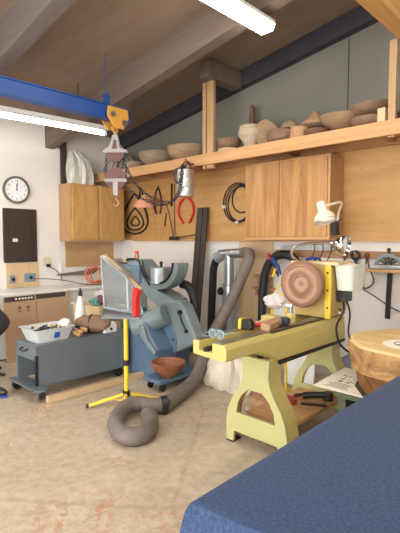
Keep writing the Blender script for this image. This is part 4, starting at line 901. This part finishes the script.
# ------------------------------------------------------------------ right: stump, bench, catalogue
tag(obj('low_bench', MB().box(4.62, 5.5, -1.60, -1.02, .40, .44).box(4.64, 4.70, -1.58, -1.04, .001, .40).box(5.42, 5.48, -1.58, -1.04, .001, .40).box(4.70, 5.42, -1.08, -1.04, .001, .40), GREENM, bevel=.004), 'dark green low bench carrying the stump and the printed sheet', 'bench')
t = thing('printed_sheet', 'cream printed sheet lying on the low bench beside the stump', 'sheet', (4.6, -1.4, .44))
Mp = Matrix.Translation((0, 0, .4415))
obj('page', MB().prism([(4.46, -1.60), (4.83, -1.60), (4.68, -1.40), (4.63, -1.2), (4.60, -1.03), (4.43, -1.02)], 'z', .4408, .446), PAPER, t)
m = MB(); random.seed(3)
for k in range(26):
    m.obox((random.uniform(4.52, 4.68), random.uniform(-1.40, -1.2), .4467), (random.uniform(.01, .05), .005, .001), (0, 0, random.uniform(0, 3)))
obj('sketch', m, INK, t)
m = MB()
for k in range(5): m.obox((4.60, -1.54+.025*k, .4467), (random.uniform(.1, .2), .005, .001))
obj('lettering', m, INK, t)
t = thing('wood_stump', 'large rough-barked log section with a sawn pale top on the right', 'log', (5.08, -1.22, .44))
from mathutils import noise as NZ
def stump_ring(z, r, sd):
    return [Vector((5.075+r*(1+.13*NZ.noise(Vector((math.cos(a)*1.5, math.sin(a)*1.5, sd)))+.045*NZ.noise(Vector((math.cos(a)*7, math.sin(a)*7, z*6))))*math.cos(a),
                    -1.19+r*.95*(1+.13*NZ.noise(Vector((math.cos(a)*1.5, math.sin(a)*1.5, sd)))+.045*NZ.noise(Vector((math.cos(a)*7, math.sin(a)*7, z*6))))*math.sin(a), z)) for a in [2*PI*k/64 for k in range(64)]]
obj('lower_bark', MB().loft([stump_ring(z, r, 2) for z, r in ((.441, .415), (.5, .432), (.575, .455), (.60, .46))]), BARKD, t, smooth=True, label='darker red-brown lower band of bark')
obj('upper_bark', MB().loft([stump_ring(z, r, 2) for z, r in ((.601, .46), (.607, .492), (.63, .482), (.66, .49), (.70, .497), (.74, .508), (.772, .495))]), BARK, t, smooth=True)
obj('sawn_top', MB().loft([stump_ring(.7725, .493, 2), stump_ring(.785, .47, 2)]), STUMPTOP, t)
mk = MB()
mk.tube([(5.02+.09*math.cos(a), -1.33+.07*math.sin(a), .787) for a in [2*PI*k/20 for k in range(20)]], .003, 5, 1).tube([(4.96, -1.38, .787), (5.04, -1.30, .787), (5.10, -1.36, .787)], .003, 5).tube([(5.0, -1.28, .787), (5.02, -1.40, .787)], .003, 5)
obj('pencil_marks', mk, INK, t)
obj('pale_disc', MB().cyl((5.02, -1.33, .7852), (5.02, -1.33, .7862), .16, seg=32), PAPER, t, label='pale round patch with pencil marks')

# ------------------------------------------------------------------ things on the back wall, right
tag(obj('hanging_rail', MB().box(3.05, 6.4, -.022, -.0005, 1.305, 1.385), RAIL, bevel=.002), 'brown tool rail screwed to the white back wall', 'rail')
tag(obj('parts_rack', MB().box(3.18, 3.8, -.10, -.0005, 1.386, 1.398).box(3.18, 3.8, -.10, -.09, 1.395, 1.44), plain('rack grey', (176, 180, 178), .4), bevel=.002), 'grey narrow parts ledge on the wall above the tool rail', 'ledge')
def hook(x, z): return MB().cyl((x, -.0225, z), (x, -.075, z), .006)
t = thing('ring_spanner', 'black ring spanner hanging on the rail, in the middle of three tools', 'spanner', (4.06, -.05, 1.05))
obj('ring', MB().torus((4.055, -.045, 1.34), .042, .013, RX(PI/2)), BLACKP, t, smooth=True)
obj('shank', MB().obox((4.06, -.045, 1.18), (.036, .012, .28), (0, 0, 0)).obox((4.065, -.045, 1.03), (.05, .014, .05), (0, 0, 0)), BLACKP, t, bevel=.003); obj('peg', hook(4.055, 1.372), STEEL, t)
t = thing('spanner', 'small dark spanner hanging on the rail left of the ring spanner', 'spanner', (3.95, -.05, 1.1))
obj('ring', MB().torus((3.935, -.045, 1.345), .028, .010, RX(PI/2)), TURN6, t, smooth=True); obj('shank', MB().obox((3.937, -.045, 1.24), (.016, .01, .17)), DSTEEL, t); obj('peg', hook(3.935, 1.362), STEEL, t)
t = thing('wire_loop', 'black cord loop hanging on the rail right of the ring spanner', 'cord', (4.18, -.05, 1.0))
obj('loop', MB().tube([(4.175, -.04, 1.33), (4.16, -.04, 1.22), (4.12, -.04, 1.10), (4.15, -.04, 1.01), (4.22, -.04, 1.03), (4.25, -.04, 1.10), (4.20, -.04, 1.22), (4.18, -.04, 1.33)], .007, 6), BLACKP, t, smooth=True)
obj('knob', MB().ball((4.177, -.045, 1.345), .026, 2), TURN6, t, smooth=True)
tag(obj('wall_cable', MB().tube([(4.0, -.02, 1.18), (4.10, -.012, 1.02), (4.25, -.012, .93), (4.45, -.012, .82), (4.7, -.012, .74)], .006, 6), DGREY), 'thin grey cable swagging across the white back wall', 'cable')
t = thing('bracket_shelf', 'small wooden block shelf on the rail under the half-round tool', 'shelf', (4.42, -.1, 1.18))
obj('block', MB().box(4.19, 4.75, -.16, -.023, 1.185, 1.215), PINE, t, bevel=.003); obj('backplate', MB().box(4.3, 4.6, -.05, -.0225, 1.215, 1.26), RAIL, t)
t = thing('protractor_head', 'grey half-round metal guide with spokes on the wall shelf', 'guide', (4.42, -.12, 1.215))
an = [PI*k/16 for k in range(17)]
ox, oz = 4.425, 1.255
obj('arch', MB().prism([(ox+.135*math.cos(a), oz+.115*math.sin(a)) for a in an]+[(ox+.10*math.cos(a), oz+.08*math.sin(a)) for a in reversed(an)], 'y', -.14, -.11), MACH, t, bevel=.004)
obj('base', MB().box(ox-.17, ox+.17, -.155, -.07, 1.2155, 1.256), GALV, t, bevel=.01)
m = MB()
for a in (.6, 1.1, 1.57, 2.04, 2.55): m.cyl((ox+.02*math.cos(a), -.125, oz+.02*math.sin(a)), (ox+.105*math.cos(a), -.125, oz+.085*math.sin(a)), .009, seg=8)
obj('spokes', m, DSTEEL, t); obj('knob', MB().cyl((ox, -.125, 1.37), (ox, -.125, 1.40), .016).ball((ox, -.125, 1.405), .02, 2), DSTEEL, t, smooth=True)
tag(obj('black_bar', MB().obox((4.425, -.10, .957), (.05, .014, .455), (0, .03, 0)), BLACKP, bevel=.003), 'black flat bar hanging straight down below the half-round guide', 'bar')
tag(obj('red_lever', MB().prism([(4.70, .95), (4.735, .94), (4.60, .66), (4.545, .62), (4.56, .70)], 'y', -.10, -.06).cyl((4.71, -.06, .94), (4.71, .0, .94), .01), RED, bevel=.006), 'red-handled tool hanging on the wall behind the stump', 'tool')

# ------------------------------------------------------------------ blue table
t = thing('work_table', 'table hidden under the denim-blue cloth in the foreground', 'table', (5.9, -2.9, 0))
obj('tabletop', MB().prism([(5.20, -3.56), (7.1, -3.26), (7.1, -1.97), (5.20, -1.97)], 'z', .715, .742), PALE, t)
for x, y in ((5.27, -3.5), (5.27, -2.05), (7.0, -3.2), (7.0, -2.05)): obj('leg', MB().box(x-.03, x+.03, y-.03, y+.03, 0, .715), PALE, t)
def cloth():
    m = MB(); x0, x1, y0, y1 = 5.176, 7.13, -3.588, -1.95
    per = []
    N_ = 60
    def lerp(a, b, n): return [(a[0]+(b[0]-a[0])*k/n, a[1]+(b[1]-a[1])*k/n) for k in range(n)]
    per = lerp((x0, y0), (x1, y0+.30), N_)+lerp((x1, y0+.30), (x1, y1), N_)+lerp((x1, y1), (x0, y1), N_)+lerp((x0, y1), (x0, y0), N_)
    cx, cy = (x0+x1)/2, (y0+y1)/2; rings_ = []
    for z, off, amp in ((.7490, -.03, 0), (.7490, -.010, 0), (.7455, 0, 0), (.72, .006, .001), (.60, .018, .010), (.45, .03, .018), (.25, .04, .025), (.06, .05, .03)):
        r = []
        for i, (x, y) in enumerate(per):
            nx = (1 if x >= x1-1e-6 else -1 if x <= x0+1e-6 else 0); ny = (1 if y >= y1-1e-6 else -1 if y <= y0+.30*(x-x0)/(x1-x0)+1e-6 else 0)
            # outward with corner fullness
            wv = amp*(math.sin((x*1.0+y*1.3)*11)+.6*math.sin((x*1.7-y)*23))
            cor = 1.8 if (nx and ny and off > 0) else 1
            r.append(Vector((x+nx*(off*cor+wv), y+ny*(off*cor+wv), z)))
        rings_.append(r)
    m.loft(rings_, True, False)
    m.bm.verts.ensure_lookup_table(); m.bm.faces.new([m.bm.verts[i] for i in range(len(per))])
    return m
tag(obj('tablecloth', cloth(), DENIM, smooth=True), 'denim-blue cloth draped over the foreground table', 'tablecloth')

# ------------------------------------------------------------------ floor debris
def debris(name, lab, cat, areas, n, mat, smin, smax, seed):
    random.seed(seed); m = MB()
    for k in range(n):
        cx, cy, r = random.choice(areas); a = random.uniform(0, 2*PI); d = r*math.sqrt(random.random())
        s = random.uniform(smin, smax)
        m.obox((cx+d*math.cos(a), cy+d*math.sin(a), .004), (s, s*random.uniform(.25, .7), .004), (random.uniform(-.2, .2), random.uniform(-.2, .2), random.uniform(0, 3)))
    o = tag(obj(name, m, mat), lab, cat); o['kind'] = 'stuff'; return o
debris('wood_shavings', 'pale wood shavings scattered on the floor by cart and lathe', 'shavings', [(2.35, -2.35, .4), (2.6, -1.9, .4), (3.6, -1.6, .5), (4.0, -1.5, .4), (3.0, -2.8, .5), (2.2, -2.7, .3)], 230, PALE, .008, .026, 5)

# ------------------------------------------------------------------ light and camera
w_ = bpy.data.worlds.new('daylight'); bpy.context.scene.world = w_; w_.use_nodes = True
bg = w_.node_tree.nodes['Background']; bg.inputs[0].default_value = (1.0, .985, .965, 1); bg.inputs[1].default_value = 2.6
cam = bpy.data.cameras.new('camera'); co = bpy.data.objects.new('camera', cam); C.objects.link(co)
co.location = (6.04, -4.45, 1.5); co.rotation_euler = (math.radians(90-3.45), 0, math.radians(43.7))
cam.sensor_fit = 'VERTICAL'; cam.sensor_height = 36; cam.lens = 36*440/533; cam.clip_start = .02
sc = bpy.context.scene; sc.camera = co
sc.view_settings.view_transform = 'Standard'; sc.view_settings.look = 'None'; sc.view_settings.exposure = 1.4; sc.view_settings.gamma = 1
sc.view_settings.use_curve_mapping = False
sc.cycles.use_denoising = True
sc.cycles.max_bounces = 8; sc.cycles.diffuse_bounces = 5
